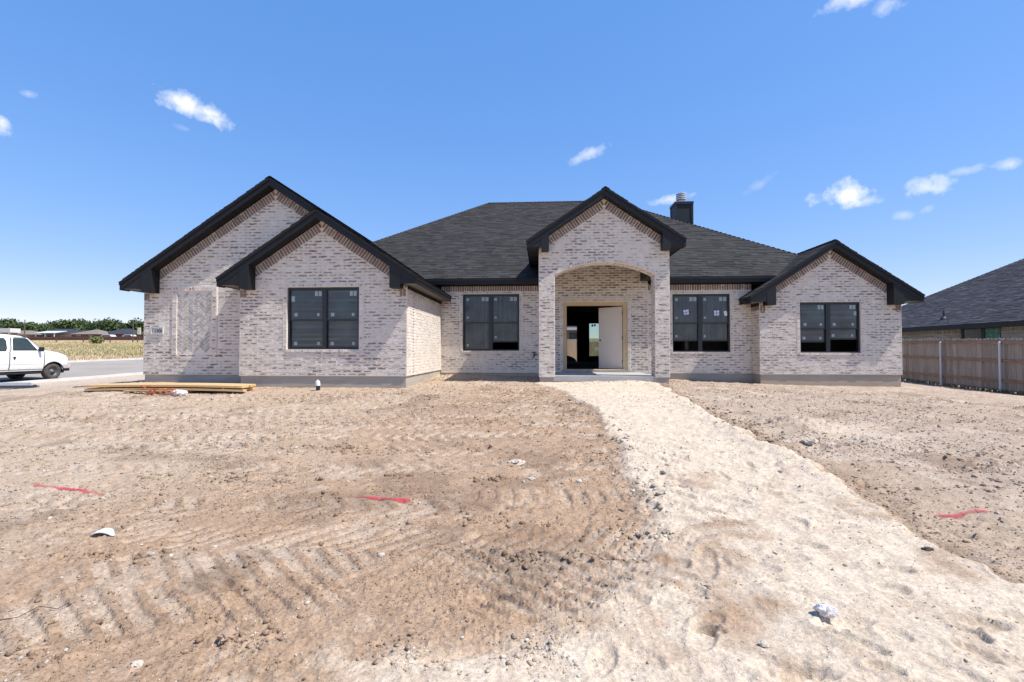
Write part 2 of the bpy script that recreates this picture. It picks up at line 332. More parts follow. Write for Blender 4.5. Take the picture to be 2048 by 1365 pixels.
def detail(x, y):
    """relief above the smooth grade and the soil colour, metres and linear albedo"""
    near = sst(46, 22, np.hypot(x, y))
    wx = x+0.35*(fbm(x*1.1, y*1.1, 3, 2)-0.5)+0.24*(fbm(x*5, y*5, 4, 1, 0.6)-0.5); wy = y+0.35*(fbm(x*1.1+40, y*1.1, 3, 3)-0.5)+0.24*(fbm(x*5, y*5+9, 4, 4, 0.6)-0.5)
    sd = polysd(wx, wy, PATH)
    eb = 0.05+0.13*sst(6.5, 3.0, y)*sst(2.2, 1.4, x); inp = sst(eb, -eb-0.03, sd)
    h = 0.07*(fbm(x*0.55, y*0.55, 3, 0)-0.5)*sst(14, 8, y)
    rough = 0.35+1.0*sst(0.45, 0.62, fbm(x*0.7+3, y*0.7, 3, 5))      # smooth and churned areas
    f1 = fbm(x*4.2, y*4.2, 4, 1); f2 = fbm(x*13, y*13, 4, 3, 0.6); f3 = fbm(x*38, y*38, 3, 2, 0.6)
    bil = np.abs(fbm(x*9+5, y*9, 3, 4)-0.5)*2
    lum = np.maximum(0, vnoise(x*40+3, y*40, 2)-0.62)*0.022+np.maximum(0, vnoise(x*75, y*75+8, 5)-0.6)*0.016
    soft = 1-0.55*inp
    h = h+0.040*(f1-0.5)*soft+0.022*(f2-0.5)*rough*soft+0.0125*(f3-0.5)*rough*soft-0.008*bil*rough*soft+lum*np.clip(rough, 0.4, 1.3)+inp*(0.020*(fbm(x*8+1.2*y, y*1.3, 4, 3)-0.5)+0.012*(fbm(x*20, y*6, 3, 1)-0.5))
    ax = x*0.25+y*0.97; grd = np.sin((ax*1.0+0.5*fbm(x*0.8, y*0.8, 3, 2))*2*math.pi/0.19)
    h = h+(0.011+0.007*sst(2.5, 4, x))*grd*sst(4.6, 6.5, y+0.6*np.clip(x-2, 0, 3))*(1-inp)*sst(0.36, 0.54, fbm(x*0.6, y*0.6+7, 3, 1))
    tr = np.zeros_like(x); trc = np.zeros_like(x); trd = np.zeros_like(x)
    for (pl, hw, sp, dep, slant) in TRACKS:
        pl = np.array(pl, float); L0 = 0.0
        bb = (x > pl[:, 0].min()-0.6) & (x < pl[:, 0].max()+0.6) & (y > pl[:, 1].min()-0.6) & (y < pl[:, 1].max()+0.6)
        if not bb.any(): continue
        xs, ys = x[bb], y[bb]; best = np.full(xs.shape, 9.0); al = np.zeros(xs.shape); sg = np.zeros(xs.shape)
        for a, b in zip(pl[:-1], pl[1:]):
            e = b-a; l = np.linalg.norm(e); e = e/l; px, py = xs-a[0], ys-a[1]
            t = np.clip(px*e[0]+py*e[1], 0, l); cr = e[0]*py-e[1]*px; dd = np.hypot(px-e[0]*t, py-e[1]*t)
            m = dd < best; best = np.where(m, dd, best); al = np.where(m, L0+t, al); sg = np.where(m, cr, sg); L0 += l
        wob = 0.06*(fbm(xs*3, ys*3, 2, 3)-0.5)
        msk = sst(hw+0.03, hw-0.03, best+wob)*sst(0.24, 0.40, fbm(xs*1.3+9, ys*1.3, 3, 0))
        bar = np.sin(2*math.pi*(al+slant*(sg if abs(slant) > 0.85 else np.abs(sg))+wob)/sp)
        prof = sst(-0.55, -0.05, bar)
        trc[bb] = np.maximum(trc[bb], msk*prof); trd[bb] = np.maximum(trd[bb], msk*(1-prof)); tr[bb] += -(0.40+0.85*sst(4.0, 6.0, ys))*dep*msk*(prof*0.95)+0.010*msk*(1-prof)*fbm(xs*30, ys*30, 2, 4)+0.010*sst(hw+0.12, hw+0.03, best)*sst(hw-0.05, hw+0.03, best)*msk
        tr[bb] += 0.0
    h = h+tr*(1-0.35*inp)
    dn = np.zeros_like(x)
    for (cx, cy, a, b, an, dep) in DENT:
        R = a*2.0
        bb = (np.abs(x-cx) < R) & (np.abs(y-cy) < R)
        if not bb.any(): continue
        xs, ys = x[bb]-cx, y[bb]-cy; c, s_ = math.cos(an), math.sin(an)
        q = np.sqrt(((xs*c+ys*s_)/a)**2+((-xs*s_+ys*c)/b)**2)
        dn[bb] += -dep*sst(1.15, 0.75, q)+0.35*dep*sst(0.9, 1.2, q)*sst(1.8, 1.2, q)
    h = h+dn
    # the bed stands a little proud, most so at the porch and along its right hand edge
    bedh = 0.045-0.03*sst(9, 12.5, y)+0.05*sst(-0.5, -0.05, sd)*sst(1.6, 2.6, x)*sst(3.5, 5.5, y)
    h = h+inp*bedh*sst(1.6, 3.5, y+0.4*x)
    h = h+0.06*sst(0.0, 0.10, sd)*sst(0.5, 0.14, sd)*sst(2.0, 3.0, x)*(0.3+f2)*sst(6, 8, y)-0.035*sst(0.02, 0.12, sd)*sst(0.9, 0.3, sd)*sst(2.0, 3.0, x)
    # heaps of fill beside the side wall and the porch
    h = h+0.08*np.exp(-(((x+2.6)/1.3)**2+((y-15.0)/0.7)**2))*(0.4+f2)
    h = h+0.035*np.exp(-(((x-1.75)/0.9)**2+((y-12.9)/0.35)**2))*(0.5+f1)
    h = h+0.13*np.exp(-(((x-3.95)/0.5)**2+((y-7.6)/0.45)**2))*(0.3+f2)
    h = h*near*sst(-21.0, -19.4, x)
    # ---- colour
    brown = np.array([0.40, 0.292, 0.205]); tan = np.array([0.47, 0.38, 0.29]); pale = np.array([0.54, 0.46, 0.375]); sand = np.array([0.645, 0.565, 0.46]); grey = np.array([0.415, 0.345, 0.285]); dark = np.array([0.20, 0.140, 0.098])
    n1 = fbm(x*0.45+2, y*0.6, 4, 2); n2 = fbm(x*2.1, y*2.1+3, 4, 4); n3 = fbm(x*7, y*7, 4, 0, 0.6)
    cen = sst(3.4, 1.2, np.abs(x+0.55-0.10*(y-5)))*sst(14, 10.5, y)
    def L(a, b, t): return a*(1-t[:, None])+b*t[:, None]
    k = np.clip(0.15+0.9*cen+1.3*(n1-0.5)+0.5*(n2-0.5), 0, 1)
    C = L(np.broadcast_to(tan, (len(x), 3)), np.broadcast_to(brown, (len(x), 3)), k)
    C = L(C, np.broadcast_to(grey, C.shape), sst(2.6, 4.2, x)*(0.55+0.5*n2)*sst(0.0, 0.3, sd))
    C = L(C, np.broadcast_to(pale, C.shape), sst(-2.5, -6.5, x+0.5*(y-4))*0.55*sst(0.35, 0.6, n2+0.3*(n1-0.5)))
    C = L(C, np.broadcast_to(pale, C.shape), sst(0.56, 0.70, 0.6*n2+0.4*n3)*0.9*(1-0.4*cen))
    C = L(C, np.broadcast_to(pale*0.98, C.shape), (0.55+0.2*sst(4, 6, y))*trc*sst(0.30, 0.50, n2))
    C = L(C, np.broadcast_to(dark*1.35, C.shape), 0.42*trd*sst(0.35, 0.6, n3))
    C = L(C, np.broadcast_to(dark, C.shape), sst(0.60, 0.74, fbm(x*1.6+11, y*1.6, 4, 1))*0.45*(1-inp))
    C = L(C, np.broadcast_to(dark, C.shape), 0.9*np.exp(-(((x-0.60)/0.30)**2+((y-8.7)/0.9)**2))*sst(0.33, 0.50, n3)*(1-inp))
    C = L(C, np.broadcast_to(dark*1.2, C.shape), 0.6*sst(0.0, 0.06, sd)*sst(0.55, 0.1, sd)*sst(2.0, 3.0, x)*sst(0.3, 0.55, n3))
    C = L(C, np.broadcast_to(sand, C.shape), 0.65*np.exp(-(((x-4.3)/0.8)**2+((y-7.2)/0.9)**2))*sst(0.3, 0.5, n2))
    C = L(C, np.broadcast_to(sand, C.shape), inp*np.clip(0.93+0.9*(n3-0.5)-0.75*sst(0.54, 0.68, n2)*sst(5.5, 3.5, y), 0, 1))
    C = L(C, np.broadcast_to(sand, C.shape), 0.8*sst(0.46, 0.60, n2+0.35*(n3-0.5))*sst(2.25, 1.75, y-0.12*x)*sst(-2.6, -1.0, x))
    C = L(C, np.broadcast_to(np.array([0.52, 0.45, 0.37]), C.shape), sst(-12, -18, x)*0.8)
    # verge, street edge and the dry field
    grassc = np.array([0.52, 0.42, 0.24]); green = np.array([0.32, 0.31, 0.13])
    gf = sst(-31.9, -32.8, x+0.5*(n2-0.5)); nf = fbm(x*0.11, y*0.05, 4, 3)
    G = L(np.broadcast_to(grassc, C.shape), np.broadcast_to(green, C.shape), sst(0.5, 0.68, nf)*0.75)
    G = L(G, np.broadcast_to(np.array([0.42, 0.27, 0.17]), C.shape), sst(0.55, 0.75, fbm(x*0.2, y*0.1, 4, 1))*0.6)
    C = L(C, G, gf)
    bk = sst(24, 30, y)*(x > -20)
    C = L(C, np.broadcast_to(np.array([0.30, 0.24, 0.17]), C.shape), bk)
    C = C*np.array([0.935, 0.882, 0.825])*(0.80+0.40*fbm(x*24, y*24, 3, 5, 0.6))[:, None]*(0.9+0.2*fbm(x*60, y*60, 2, 1))[:, None]
    return h, C, inp
def trw(x, y): return np.ones_like(x)
def gz(x, y):
    X = np.atleast_1d(np.asarray(x, float)); Y = np.atleast_1d(np.asarray(y, float))
    return base(X, Y)+detail(X, Y)[0]
def gz1(x, y): return float(gz(x, y)[0])

# ground: one sheet, fine near the camera's spot and coarser with distance
def build_ground():
    dense = np.radians(np.linspace(-58, 60, 860)); rest = np.radians(np.linspace(60, 302, 50)[1:-1])
    ang = np.concatenate([dense, rest])                       # measured from +Y towards -X
    rr = [0.6]; 
    while rr[-1] < 5: rr.append(rr[-1]*1.0043)
    while rr[-1] < 60: rr.append(rr[-1]*1.0058)
    while rr[-1] < 1400: rr.append(rr[-1]*1.05)
    rr = np.array(rr); na, nr = len(ang), len(rr)
    A, R = np.meshgrid(ang, rr); X = (-np.sin(A)*R).ravel(); Y = (np.cos(A)*R).ravel()
    z = base(X, Y); h, C, _ = detail(X, Y); z = z+h
    # nothing pokes up into the house
    ins = ((X > -10.5) & (X < 10.7) & (Y > 15.75) & (Y < 27)) | ((X > -10.4) & (X < -3.4) & (Y > 12.3) & (Y < 27))
    z = np.where(ins, np.minimum(z, -0.25), z)
    V = np.stack([X, Y, z], 1); V = np.vstack([V, [[0, 0, float(base(np.array([0.]), np.array([0.]))[0])]]]); c0 = len(V)-1
    i = np.arange(nr-1)[:, None]*na; j = np.arange(na)[None, :]; j2 = (j+1) % na
    Q = np.stack([i+j, i+na+j, i+na+j2, i+j2], -1).reshape(-1, 4)[:, ::-1]
    T = np.stack([np.arange(na), (np.arange(na)+1) % na, np.full(na, c0)], 1)
    me = bpy.data.meshes.new('ground'); nq, ntri = len(Q), len(T)
    me.vertices.add(len(V)); me.vertices.foreach_set('co', V.ravel())
    me.loops.add(nq*4+ntri*3); me.loops.foreach_set('vertex_index', np.concatenate([Q.ravel(), T[:, ::-1].ravel()]).astype(np.int32))
    me.polygons.add(nq+ntri); me.polygons.foreach_set('loop_start', np.concatenate([np.arange(nq)*4, nq*4+np.arange(ntri)*3]).astype(np.int32))
    me.polygons.foreach_set('use_smooth', np.ones(nq+ntri, bool))
    me.update(calc_edges=True)
    ca = me.color_attributes.new('Col', 'FLOAT_COLOR', 'POINT')
    ca.data.foreach_set('color', np.concatenate([np.hstack([C, np.ones((len(C), 1))]), [[.4, .3, .2, 1]]]).astype(np.float32).ravel())
    t = NT('dry_soil'); a = t.n('ShaderNodeAttribute', attribute_name='Col')
    n1 = t.noise(55.0, 4, 0.65); n2 = t.noise(210.0, 3, 0.7); vo = t.n('ShaderNodeTexVoronoi'); vo.inputs['Scale'].default_value = 1.0; t.l(t.mapv(48.0), vo.inputs['Vector'])
    c = t.mix(1.0, a.outputs['Color'], t.ramp(n1, [(0.3, 0.72), (0.72, 1.22)]), 'MULTIPLY')
    c = t.mix(1.0, c, t.ramp(n2, [(0.25, 0.80), (0.75, 1.16)]), 'MULTIPLY')
    sp = t.math('MULTIPLY', t.ramp(vo.outputs['Distance'], [(0.12, 1.0), (0.26, 0.0)]), t.ramp(t.math('FRACT', t.math('MULTIPLY', vo.outputs['Color'], 5.0)), [(0.86, 0.0), (0.9, 0.85)]))
    c = t.mix(sp, c, (0.66, 0.60, 0.52))
    bh = t.math('ADD', t.math('MULTIPLY', n1, 0.65), t.math('ADD', t.math('MULTIPLY', n2, 0.35), t.math('MULTIPLY', sp, 0.5)))
    me.materials.append(t.fin(c, 0.97, bh, 0.0125, 0.95, 0.1))
    o = bpy.data.objects.new('ground', me); COL.objects.link(o); tag(o, kind='structure')
    return t.m
SOIL = build_ground()

# ------------------------------------------------------------------ street and kerb
def strip(name, xs, y0, y1, ny, dz, mat):
    m = MB(); ys = np.linspace(y0, y1, ny)
    for y in ys:
        for k, x in enumerate(xs): m.v.append((x, y, float(farz(np.array([x*1.0]), np.array([y]))[0])+(dz[k] if isinstance(dz, (list, tuple)) else dz)))
    n = len(xs)
    for i in range(ny-1):
        for k in range(n-1): m.f.append((i*n+k, i*n+k+1, (i+1)*n+k+1, (i+1)*n+k)); m.mi.append(0)
    return tag(m.build(name, mat), kind='structure')
t = NT('asphalt'); n1 = t.noise(0.35, 4); n2 = t.noise(60.0, 3, 0.7)
c = t.ramp(n1, [(0.3, (0.29, 0.255, 0.21)), (0.7, (0.36, 0.32, 0.27))]); c = t.mix(t.math('MULTIPLY', n2, 0.5), c, (0.26, 0.24, 0.22))
M['asphalt'] = t.fin(c, 0.95, n2, 0.006, 0.8, 0.15)
M['kerb'] = plain('pale_kerb_concrete', (0.44, 0.405, 0.355), 0.92, 0.15, 1.5, 0.15, bump=0.004)
strip('street', list(np.linspace(-22.2, -31.4, 9)), -30, 160, 60, 0.004, M['asphalt'])
strip('kerb', [-21.3, -21.5, -21.57, -22.2], -30, 160, 60, [0.0, 0.12, 0.014, 0.008], M['kerb'])
strip('kerb', [-31.4, -31.9, -31.97, -32.25], -30, 160, 60, [0.008, 0.014, 0.13, 0.05], M['kerb'])

# ------------------------------------------------------------------ the house
H = empty('brick_house', (0, 14, -0.3), 'white washed brick house with black trim, dark shingle roof and arched porch', 'house')
G1, G2, YM, YR, YP = 12.10, 11.57, 15.58, 15.02, 13.20
CH, CB = 0.0768, 0.252
PIECES = []      # every facing brick: (centre, size(w,h), s axis, up axis, normal, material key, proud, weight for being its own part)
def subtract(iv, cuts):
    for (a, b) in cuts:
        o = []
        for (p, q) in iv:
            if b <= p or a >= q: o.append((p, q)); continue
            if p < a: o.append((p, a))
            if q > b: o.append((b, q))
        iv = o
    return iv
def courses(O, sv, nv, z0, z1, inter, mat='brick', proud=0.006, weight=0, ch=CH, cb=CB, j=0.011):
    """running bond on a wall plane: O world point for s=0,z=0"""
    O = Vector(O); sv = Vector(sv); nv = Vector(nv); i = 0; z = z0
    while z < z1-0.02:
        h = min(ch, z1-z); zc = z+h/2
        for (a, b) in inter(zc):
            if b-a < 0.03: continue
            k0 = math.floor(a/cb)-1; s = k0*cb+(0.5*cb if i % 2 else 0)
            while s < b:
                p, q = max(s, a), min(s+cb, b)
                if q-p > 0.03:
                    w = q-p-j-random.random()*0.010; hh = h-j-random.random()*0.012
                    PIECES.append((O+sv*((p+q)/2)+Vector((0, 0, zc+random.uniform(-.003, .003))), (w, hh), sv, Vector((0, 0, 1)), nv, mat, proud+random.uniform(-.003, .003), weight))
                s += cb
        z += ch; i += 1
def soldiers(p0, p1, up, nv, length, mat='brick_clear', pitch=0.077, proud=0.008, weight=2, inset=0.0):
    """bricks on end, side by side along p0-p1; 'up' is the brick's long axis"""
    p0 = Vector(p0); p1 = Vector(p1); d = p1-p0; L = d.length; d.normalize(); n = max(1, int(round(L/pitch))); st = L/n; up = Vector(up).normalized()
    for i in range(n):
        PIECES.append((p0+d*(st*(i+0.5))+up*(length/2), (st-0.013-random.random()*0.006, length-0.012-random.random()*0.012), d, up, Vector(nv), mat, proud+random.uniform(-.003, .004), weight))
def rectwall(name, O, sv, nv, s0, s1, z0, z1, holes, thick=0.12, mat='mortar'):
    """backing wall (the mortar you see between bricks) with real openings; holes: (a,b,c,d) in s,z"""
    O = Vector(O); sv = Vector(sv); nv = Vector(nv); m = MB()
    zs = sorted(set([z0, z1]+[min(max(z, z0), z1) for h in holes for z in h[2:]]))
    for a, b in zip(zs[:-1], zs[1:]):
        if b-a < 1e-4: continue
        zc = (a+b)/2; iv = subtract([(s0, s1)], [(h[0], h[1]) for h in holes if h[2] < zc < h[3]])
        for (p, q) in iv:
            m.prism([O+sv*p+Vector((0, 0, a)), O+sv*q+Vector((0, 0, a)), O+sv*q+Vector((0, 0, b)), O+sv*p+Vector((0, 0, b))], -nv*thick)
    return m.build(name, M[mat], H)
def polywall(name, pts, vec, mat='mortar'): return MB().prism(pts, vec).build(name, M[mat], H)
FX = (1, 0, 0); NF = (0, -1, 0)
SL = 0.667
def gable_front(xl, xr, xm, ztip, overhang, Y, z0, holes, cuts=(), name='wall', o=0.30, rake_weight=2, wall_weight=1, clipx=None, course_skip=None):
    """brick gable wall facing the street; returns roof line function"""
    zr = lambda x: ztip+SL*(overhang-abs(x-xm))         # shingle line; 'overhang' is the half span to the tip
    zt = lambda x: zr(x)-0.21
    band = 0.235/math.cos(math.atan(SL)); zs = min(zt(xl), zt(xr))
    rectwall(name, (0, Y, 0), FX, NF, xl, xr, z0, zs, holes)
    polywall(name, [(xl, Y, zs), (xr, Y, zs), (xr, Y, zt(xr)), (xm, Y, zt(xm)), (xl, Y, zt(xl))] if abs(zt(xl)-zt(xr)) > 1e-3 else [(xl, Y, zs), (xr, Y, zs), (xm, Y, zt(xm))], (0, 0.12, 0))
    def inter(z):
        lim = xm_half = (zt(xm)-band-z)/SL
        a, b = max(xl, xm-lim), min(xr, xm+lim)
        if a >= b: return []
        iv = subtract([(a, b)], [(c[0], c[1]) for c in cuts if c[2] < z < c[3]])
        return [(p, q) for p, q in iv if q > p]
    courses((0, Y, 0), FX, NF, z0+0.004, zt(xm)-band, inter, weight=wall_weight)
    ca = math.cos(math.atan(SL)); sa = math.sin(math.atan(SL))
    # rake band, bricks square to the rake
    for sgn in (-1, 1):
        xe = xl if sgn < 0 else xr
        up = Vector((sgn*sa, 0, ca)); L = 0.235
        a = Vector((xm, Y, zt(xm)))-Vector((0, 0, band)); bz = zt(xe)-band
        e = Vector((xe, Y, bz)); dirv = (e-a).normalized()
        # keep band ends inside the wall corner
        soldiers(a+dirv*0.003, e-dirv*0.02, up, NF, L, weight=rake_weight)
        for q in (0.042, 0.118): soldiers(a-dirv*(q+.036)+up*(q+.02)/SL, a-dirv*(q-.036)+up*(q+.02)/SL, up, NF, L-(q+.02)/SL, weight=0) if L-(q+.02)/SL > .03 else None
    return zr, zt
def ring(O, sv, nv, a, b, c, d, w=0.098, proud=0.016, mat='brick_pale', sill=True):
    """header bricks framing an opening a..b, c..d"""
    O = Vector(O); sv = Vector(sv)
    P = lambda s, z: O+sv*s+Vector((0, 0, z))
    soldiers(P(a-w, d), P(b+w, d), (0, 0, 1), nv, w, mat, 0.077, proud, 0)
    if sill: soldiers(P(a-0.02, c-w*0.75), P(b+0.02, c-w*0.75), (0, 0, 1), nv, w*0.75, mat, 0.077, proud+0.012, 0)
    for s0 in (a-w, b):
        n = int(round((d-c)/CH)); st = (d-c)/n
        for i in range(n):
            PIECES.append((P(s0+w/2, c+st*(i+0.5)), (w-0.012, st-0.013-random.random()*0.008), sv, Vector((0, 0, 1)), Vector(nv), mat, proud+random.uniform(-.003, .003), 0))
    m = MB()
    for (p, q, r, t_) in ((a-w-.012, b+w+.012, d, d+w+.012), (a-w-.012, a, c-.03, d), (b, b+w+.012, c-.03, d)):
        A0, A1 = P(p, r), P(q, t_); nvv = Vector(nv)
        m.prism([P(p, r)+nvv*.0, P(q, r), P(q, t_), P(p, t_)], nvv*(proud-0.008))
    if sill: m.prism([P(a-.03, c-w*.78), P(b+.03, c-w*.78), P(b+.03, c-.002), P(a-.03, c-.002)], Vector(nv)*(proud+0.004))
    return m.build('window_surround', M['mortar'], H)

# --- openings measured in metres on each wall plane
W1 = (-6.323, -4.490, 0.664, 2.208); W2 = (-2.573, -0.720, 0.630, 2.483); W3 = (4.171, 5.966, 0.594, 2.440); W4 = (7.809, 9.567, 0.570, 2.099); DR = (0.70, 2.755, 0.02, 2.21)
def grow(w, g=0.098, gs=0.075): return (w[0]-g, w[1]+g, w[2]-gs, w[3]+g)
# garage gable (left, set back) and the projecting gable beside it
zr1, zt1 = gable_front(-10.53, -3.29, -6.95, 2.41, 4.0, G1, 0.0, [], cuts=[(-9.745, -8.47, 0.535, 2.395), (-10.305, -9.955, 1.055, 1.262), (-7.50, -3.2, -1, 3.2)])
zr2, zt2 = gable_front(-7.547, -3.29, -5.45, 2.41, 2.5, G2, 0.0, [W1], cuts=[grow(W1)], rake_weight=4, wall_weight=3)
ring((0, G2, 0), FX, NF, *W1)
# porch gable with segmental arch
PXL, PXR, PXM = -0.069, 3.461, 1.715
zrp = lambda x: 3.60+SL*(2.11-abs(x-PXM)); ztp = lambda x: zrp(x)-0.21
OL, OR, ZSP, ZAP = 0.366, 3.070, 2.705, 3.048
Rr = ((OR-OL)**2/4+(ZAP-ZSP)**2)/(2*(ZAP-ZSP)); zarc = lambda x: ZAP-Rr+math.sqrt(max(0, Rr*Rr-(x-(OL+OR)/2)**2))
m = MB(); PT = 0.44
m.box(PXL, OL, YP, YP+PT, -0.095, ZSP); m.box(OR, PXR, YP, YP+PT, -0.095, ZSP)
N = 28; xs = [OL+(OR-OL)*i/N for i in range(N+1)]; zsp = ztp(PXL)
for a, b in zip(xs[:-1], xs[1:]): m.prism([(a, YP, zarc(a)), (b, YP, zarc(b)), (b, YP, zsp), (a, YP, zsp)], (0, PT, 0))
m.box(PXL, OL, YP, YP+PT, ZSP, zsp); m.box(OR, PXR, YP, YP+PT, ZSP, zsp)
m.prism([(PXL, YP, zsp), (PXR, YP, zsp), (PXM, YP, ztp(PXM))], (0, PT, 0))
m.build('porch_wall', M['mortar'], H)
bandv = 0.235/math.cos(math.atan(SL))
def inter_p(z):
    lim = (ztp(PXM)-bandv-z)/SL; a, b = max(PXL, PXM-lim), min(PXR, PXM+lim)
    if a >= b: return []
    cut = []
    if z < ZSP: cut = [(OL, OR)]
    elif z < ZAP+0.10:
        r2 = Rr+0.10; dz = z-(ZAP-Rr); hw = math.sqrt(max(0, r2*r2-dz*dz)); c = (OL+OR)/2; cut = [(c-min(hw, (OR-OL)/2+.02), c+min(hw, (OR-OL)/2+.02))]
    return subtract([(a, b)], cut)
courses((0, YP, 0), FX, NF, -0.092, ztp(PXM)-bandv, inter_p, weight=1)
ca = math.cos(math.atan(SL)); sa = math.sin(math.atan(SL))
for sgn, xe in ((-1, PXL+0.26), (1, PXR-0.26)):
    a = Vector((PXM, YP, ztp(PXM)-bandv)); e = Vector((xe, YP, ztp(xe)-bandv)); dv = (e-a).normalized()
    soldiers(a+dv*.003, e, (sgn*sa, 0, ca), NF, 0.235, weight=2)
    upv = Vector((sgn*sa, 0, ca)); q = .042; soldiers(a-dv*(q+.036)+upv*(q+.02)/SL, a-dv*(q-.036)+upv*(q+.02)/SL, upv, NF, .235-(q+.02)/SL, weight=0)
aa = math.asin((OR-OL)/2/Rr); n = 42; cxa = (OL+OR)/2; cza = ZAP-Rr      # arch voussoirs, front and soffit
for i in range(n):
    th = -aa+2*aa*(i+0.5)/n; up = Vector((math.sin(th), 0, math.cos(th))); sv = Vector((math.cos(th), 0, -math.sin(th)))
    PIECES.append((Vector((cxa, YP, cza))+up*(Rr+0.05), (2*aa*Rr/n-0.014, 0.088), sv, up, Vector(NF), 'brick_pale', 0.012, 0))
    for q in range(2): PIECES.append((Vector((cxa, YP+0.11+0.22*q, cza))+up*Rr, (2*aa*Rr/n-0.014, 0.20), sv, Vector((0, 1, 0)), -up, 'brick_pale', 0.005, 0))
courses((OR, YP, 0), (0, 1, 0), (-1, 0, 0), -0.05, ZSP, lambda z: [(0, PT)])
courses((OL, YP+PT, 0), (0, -1, 0), (1, 0, 0), -0.05, ZSP, lambda z: [(0, PT)])
courses((PXR, YP, 0), (0, 1, 0), (1, 0, 0), -0.09, 3.3, lambda z: [(0, PT)])
courses((PXL, YP+PT, 0), (0, -1, 0), (-1, 0, 0), -0.09, 3.3, lambda z: [(0, PT)])
# right gable
zr4, zt4 = gable_front(6.62, 10.745, 8.70, 2.26, 2.47, YR, -0.088, [W4], cuts=[grow(W4)], rake_weight=2)
ring((0, YR, 0), FX, NF, *W4)
courses((6.62, YM, 0), (0, -1, 0), (-1, 0, 0), -0.088, 1.88, lambda z: [(0, YM-YR)])
soldiers((6.62, YM, 1.86), (6.62, YR, 1.86), (0, 0, 1), (-1, 0, 0), 0.2, 'brick_clear', 0.077, 0.006, 0)
rectwall('side_wall', (6.62, 0, 0), (0, 1, 0), (-1, 0, 0), YR+0.12, YM, -0.088, 2.15, [])
rectwall('side_wall', (10.745, 0, 0), (0, 1, 0), (1, 0, 0), YR+0.12, 27, -0.088, 2.15, [])
courses((10.745, YR, 0), (0, 1, 0), (1, 0, 0), -0.088, 2.05, lambda z: [(0, 3.0)])
# main wall, one plane behind the porch
rectwall('front_wall', (0, YM, 0), FX, NF, -3.29, 6.62, -0.088, 2.76, [W2, DR, W3])
rectwall('front_wall', (0, YM, 0), FX, NF, 0.0, 3.4, 2.76, 3.62, [])
def inter_m(z): return subtract([(-3.29, 6.62)], [(c[0], c[1]) for c in (grow(W2), grow(W3), (DR[0]-.10, DR[1]+.10, -1, DR[3]+.17)) if c[2] < z < c[3]])
courses((0, YM, 0), FX, NF, 0.0, 2.55, lambda z: [(max(a, -3.29), min(b, 0.0)) for a, b in inter_m(z) if a < 0.0], weight=1)
courses((0, YM, 0), FX, NF, 0.0, 2.55, lambda z: [(max(a, 0.0), min(b, 3.4)) for a, b in inter_m(z) if a < 3.4 and b > 0.0], 'brick_porch', weight=1)
courses((0, YM, 0), FX, NF, -0.085, 2.53, lambda z: [(max(a, 3.4), b) for a, b in inter_m(z) if b > 3.4], weight=1)
courses((0, YM, 0), FX, NF, 2.55, 3.6, lambda z: [(0.0, 3.4)], 'brick_porch')
for (a, b) in ((-3.29, -0.0), (3.4, 6.62)): soldiers((a, YM, 2.553), (b, YM, 2.553), (0, 0, 1), NF, 0.195, 'brick_clear', 0.077, 0.007, 1)
ring((0, YM, 0), FX, NF, *W2, w=0.085); ring((0, YM, 0), FX, NF, *W3, w=0.085)
ring((0, YM, 0), FX, NF, *DR, sill=False, w=0.095)
soldiers((DR[0]-.1, YM, DR[3]+.1), (DR[1]+.1, YM, DR[3]+.1), (0, 0, 1), NF, 0.07, 'brick_pale', 0.077, 0.008, 0)
# garage side wall that catches the sun
rectwall('side_wall', (-3.29, 0, 0), (0, 1, 0), (1, 0, 0), G2+0.12, YM, 0.0, 2.26, [])
courses((-3.29, G2, 0), (0, 1, 0), (1, 0, 0), 0.004, 2.0, lambda z: [(0, YM-G2)], 'brick_sunlit', weight=1)
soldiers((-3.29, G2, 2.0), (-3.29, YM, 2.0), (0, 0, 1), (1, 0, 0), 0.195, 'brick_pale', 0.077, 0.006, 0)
rectwall('side_wall', (-10.53, 0, 0), (0, 1, 0), (-1, 0, 0), G1+0.12, 27, 0.0, 2.26, [])
# soldier bricks that turn the corners of the gables under the eave blocks
for (x, Y, z) in ((-7.545, G2, 1.955), (-3.48, G2, 1.955), (-10.53, G1, 1.955), (6.63, YR, 1.82), (10.56, YR, 1.82)):
    soldiers((x, Y, z), (x+0.17, Y, z), (0, 0, 1), NF, 0.20, 'brick_clear', 0.085, 0.012, 0)
# herringbone panel with a header frame, beside the address stone
HP = (-9.60, -8.635, 0.56, 2.20)
ring((0, G1, 0), FX, NF, *HP, w=0.125, proud=0.03, sill=False)
bl, bw = 0.235, 0.072
def herring(cx, cz, x0, x1, z0, z1):
    u = bw; cells = []
    R2 = math.sqrt(0.5)
    for a in range(-40, 41):
        for b in range(-40, 41):
            # 1x3 blocks: horizontal at (a,b) when (a-b)%6==0, vertical when (a-b)%6==3
            q = (a-b) % 6
            if q == 0: p = ((a+1.5)*u, (b+0.5)*u, True)
            elif q == 3: p = ((a+0.5)*u, (b-0.5)*u, False)
            else: continue
            X, Z = p[0], p[1]
            x = cx+(X-Z)*R2; z = cz+(X+Z)*R2
            if x0+.07 < x < x1-.07 and z0+.07 < z < z1-.07: cells.append((x, z, p[2]))
    return cells
r2 = math.sqrt(0.5)
for (x, z, hz) in herring(-9.12, 1.38, *HP):
    s = Vector((r2, 0, r2)) if hz else Vector((-r2, 0, r2)); u = Vector((-r2, 0, r2)) if hz else Vector((-r2, 0, -r2))
    PIECES.append((Vector((x, G1, z)), (bw*3-0.016, bw-0.016), s, u, Vector(NF), 'brick_grey', 0.008, 2))

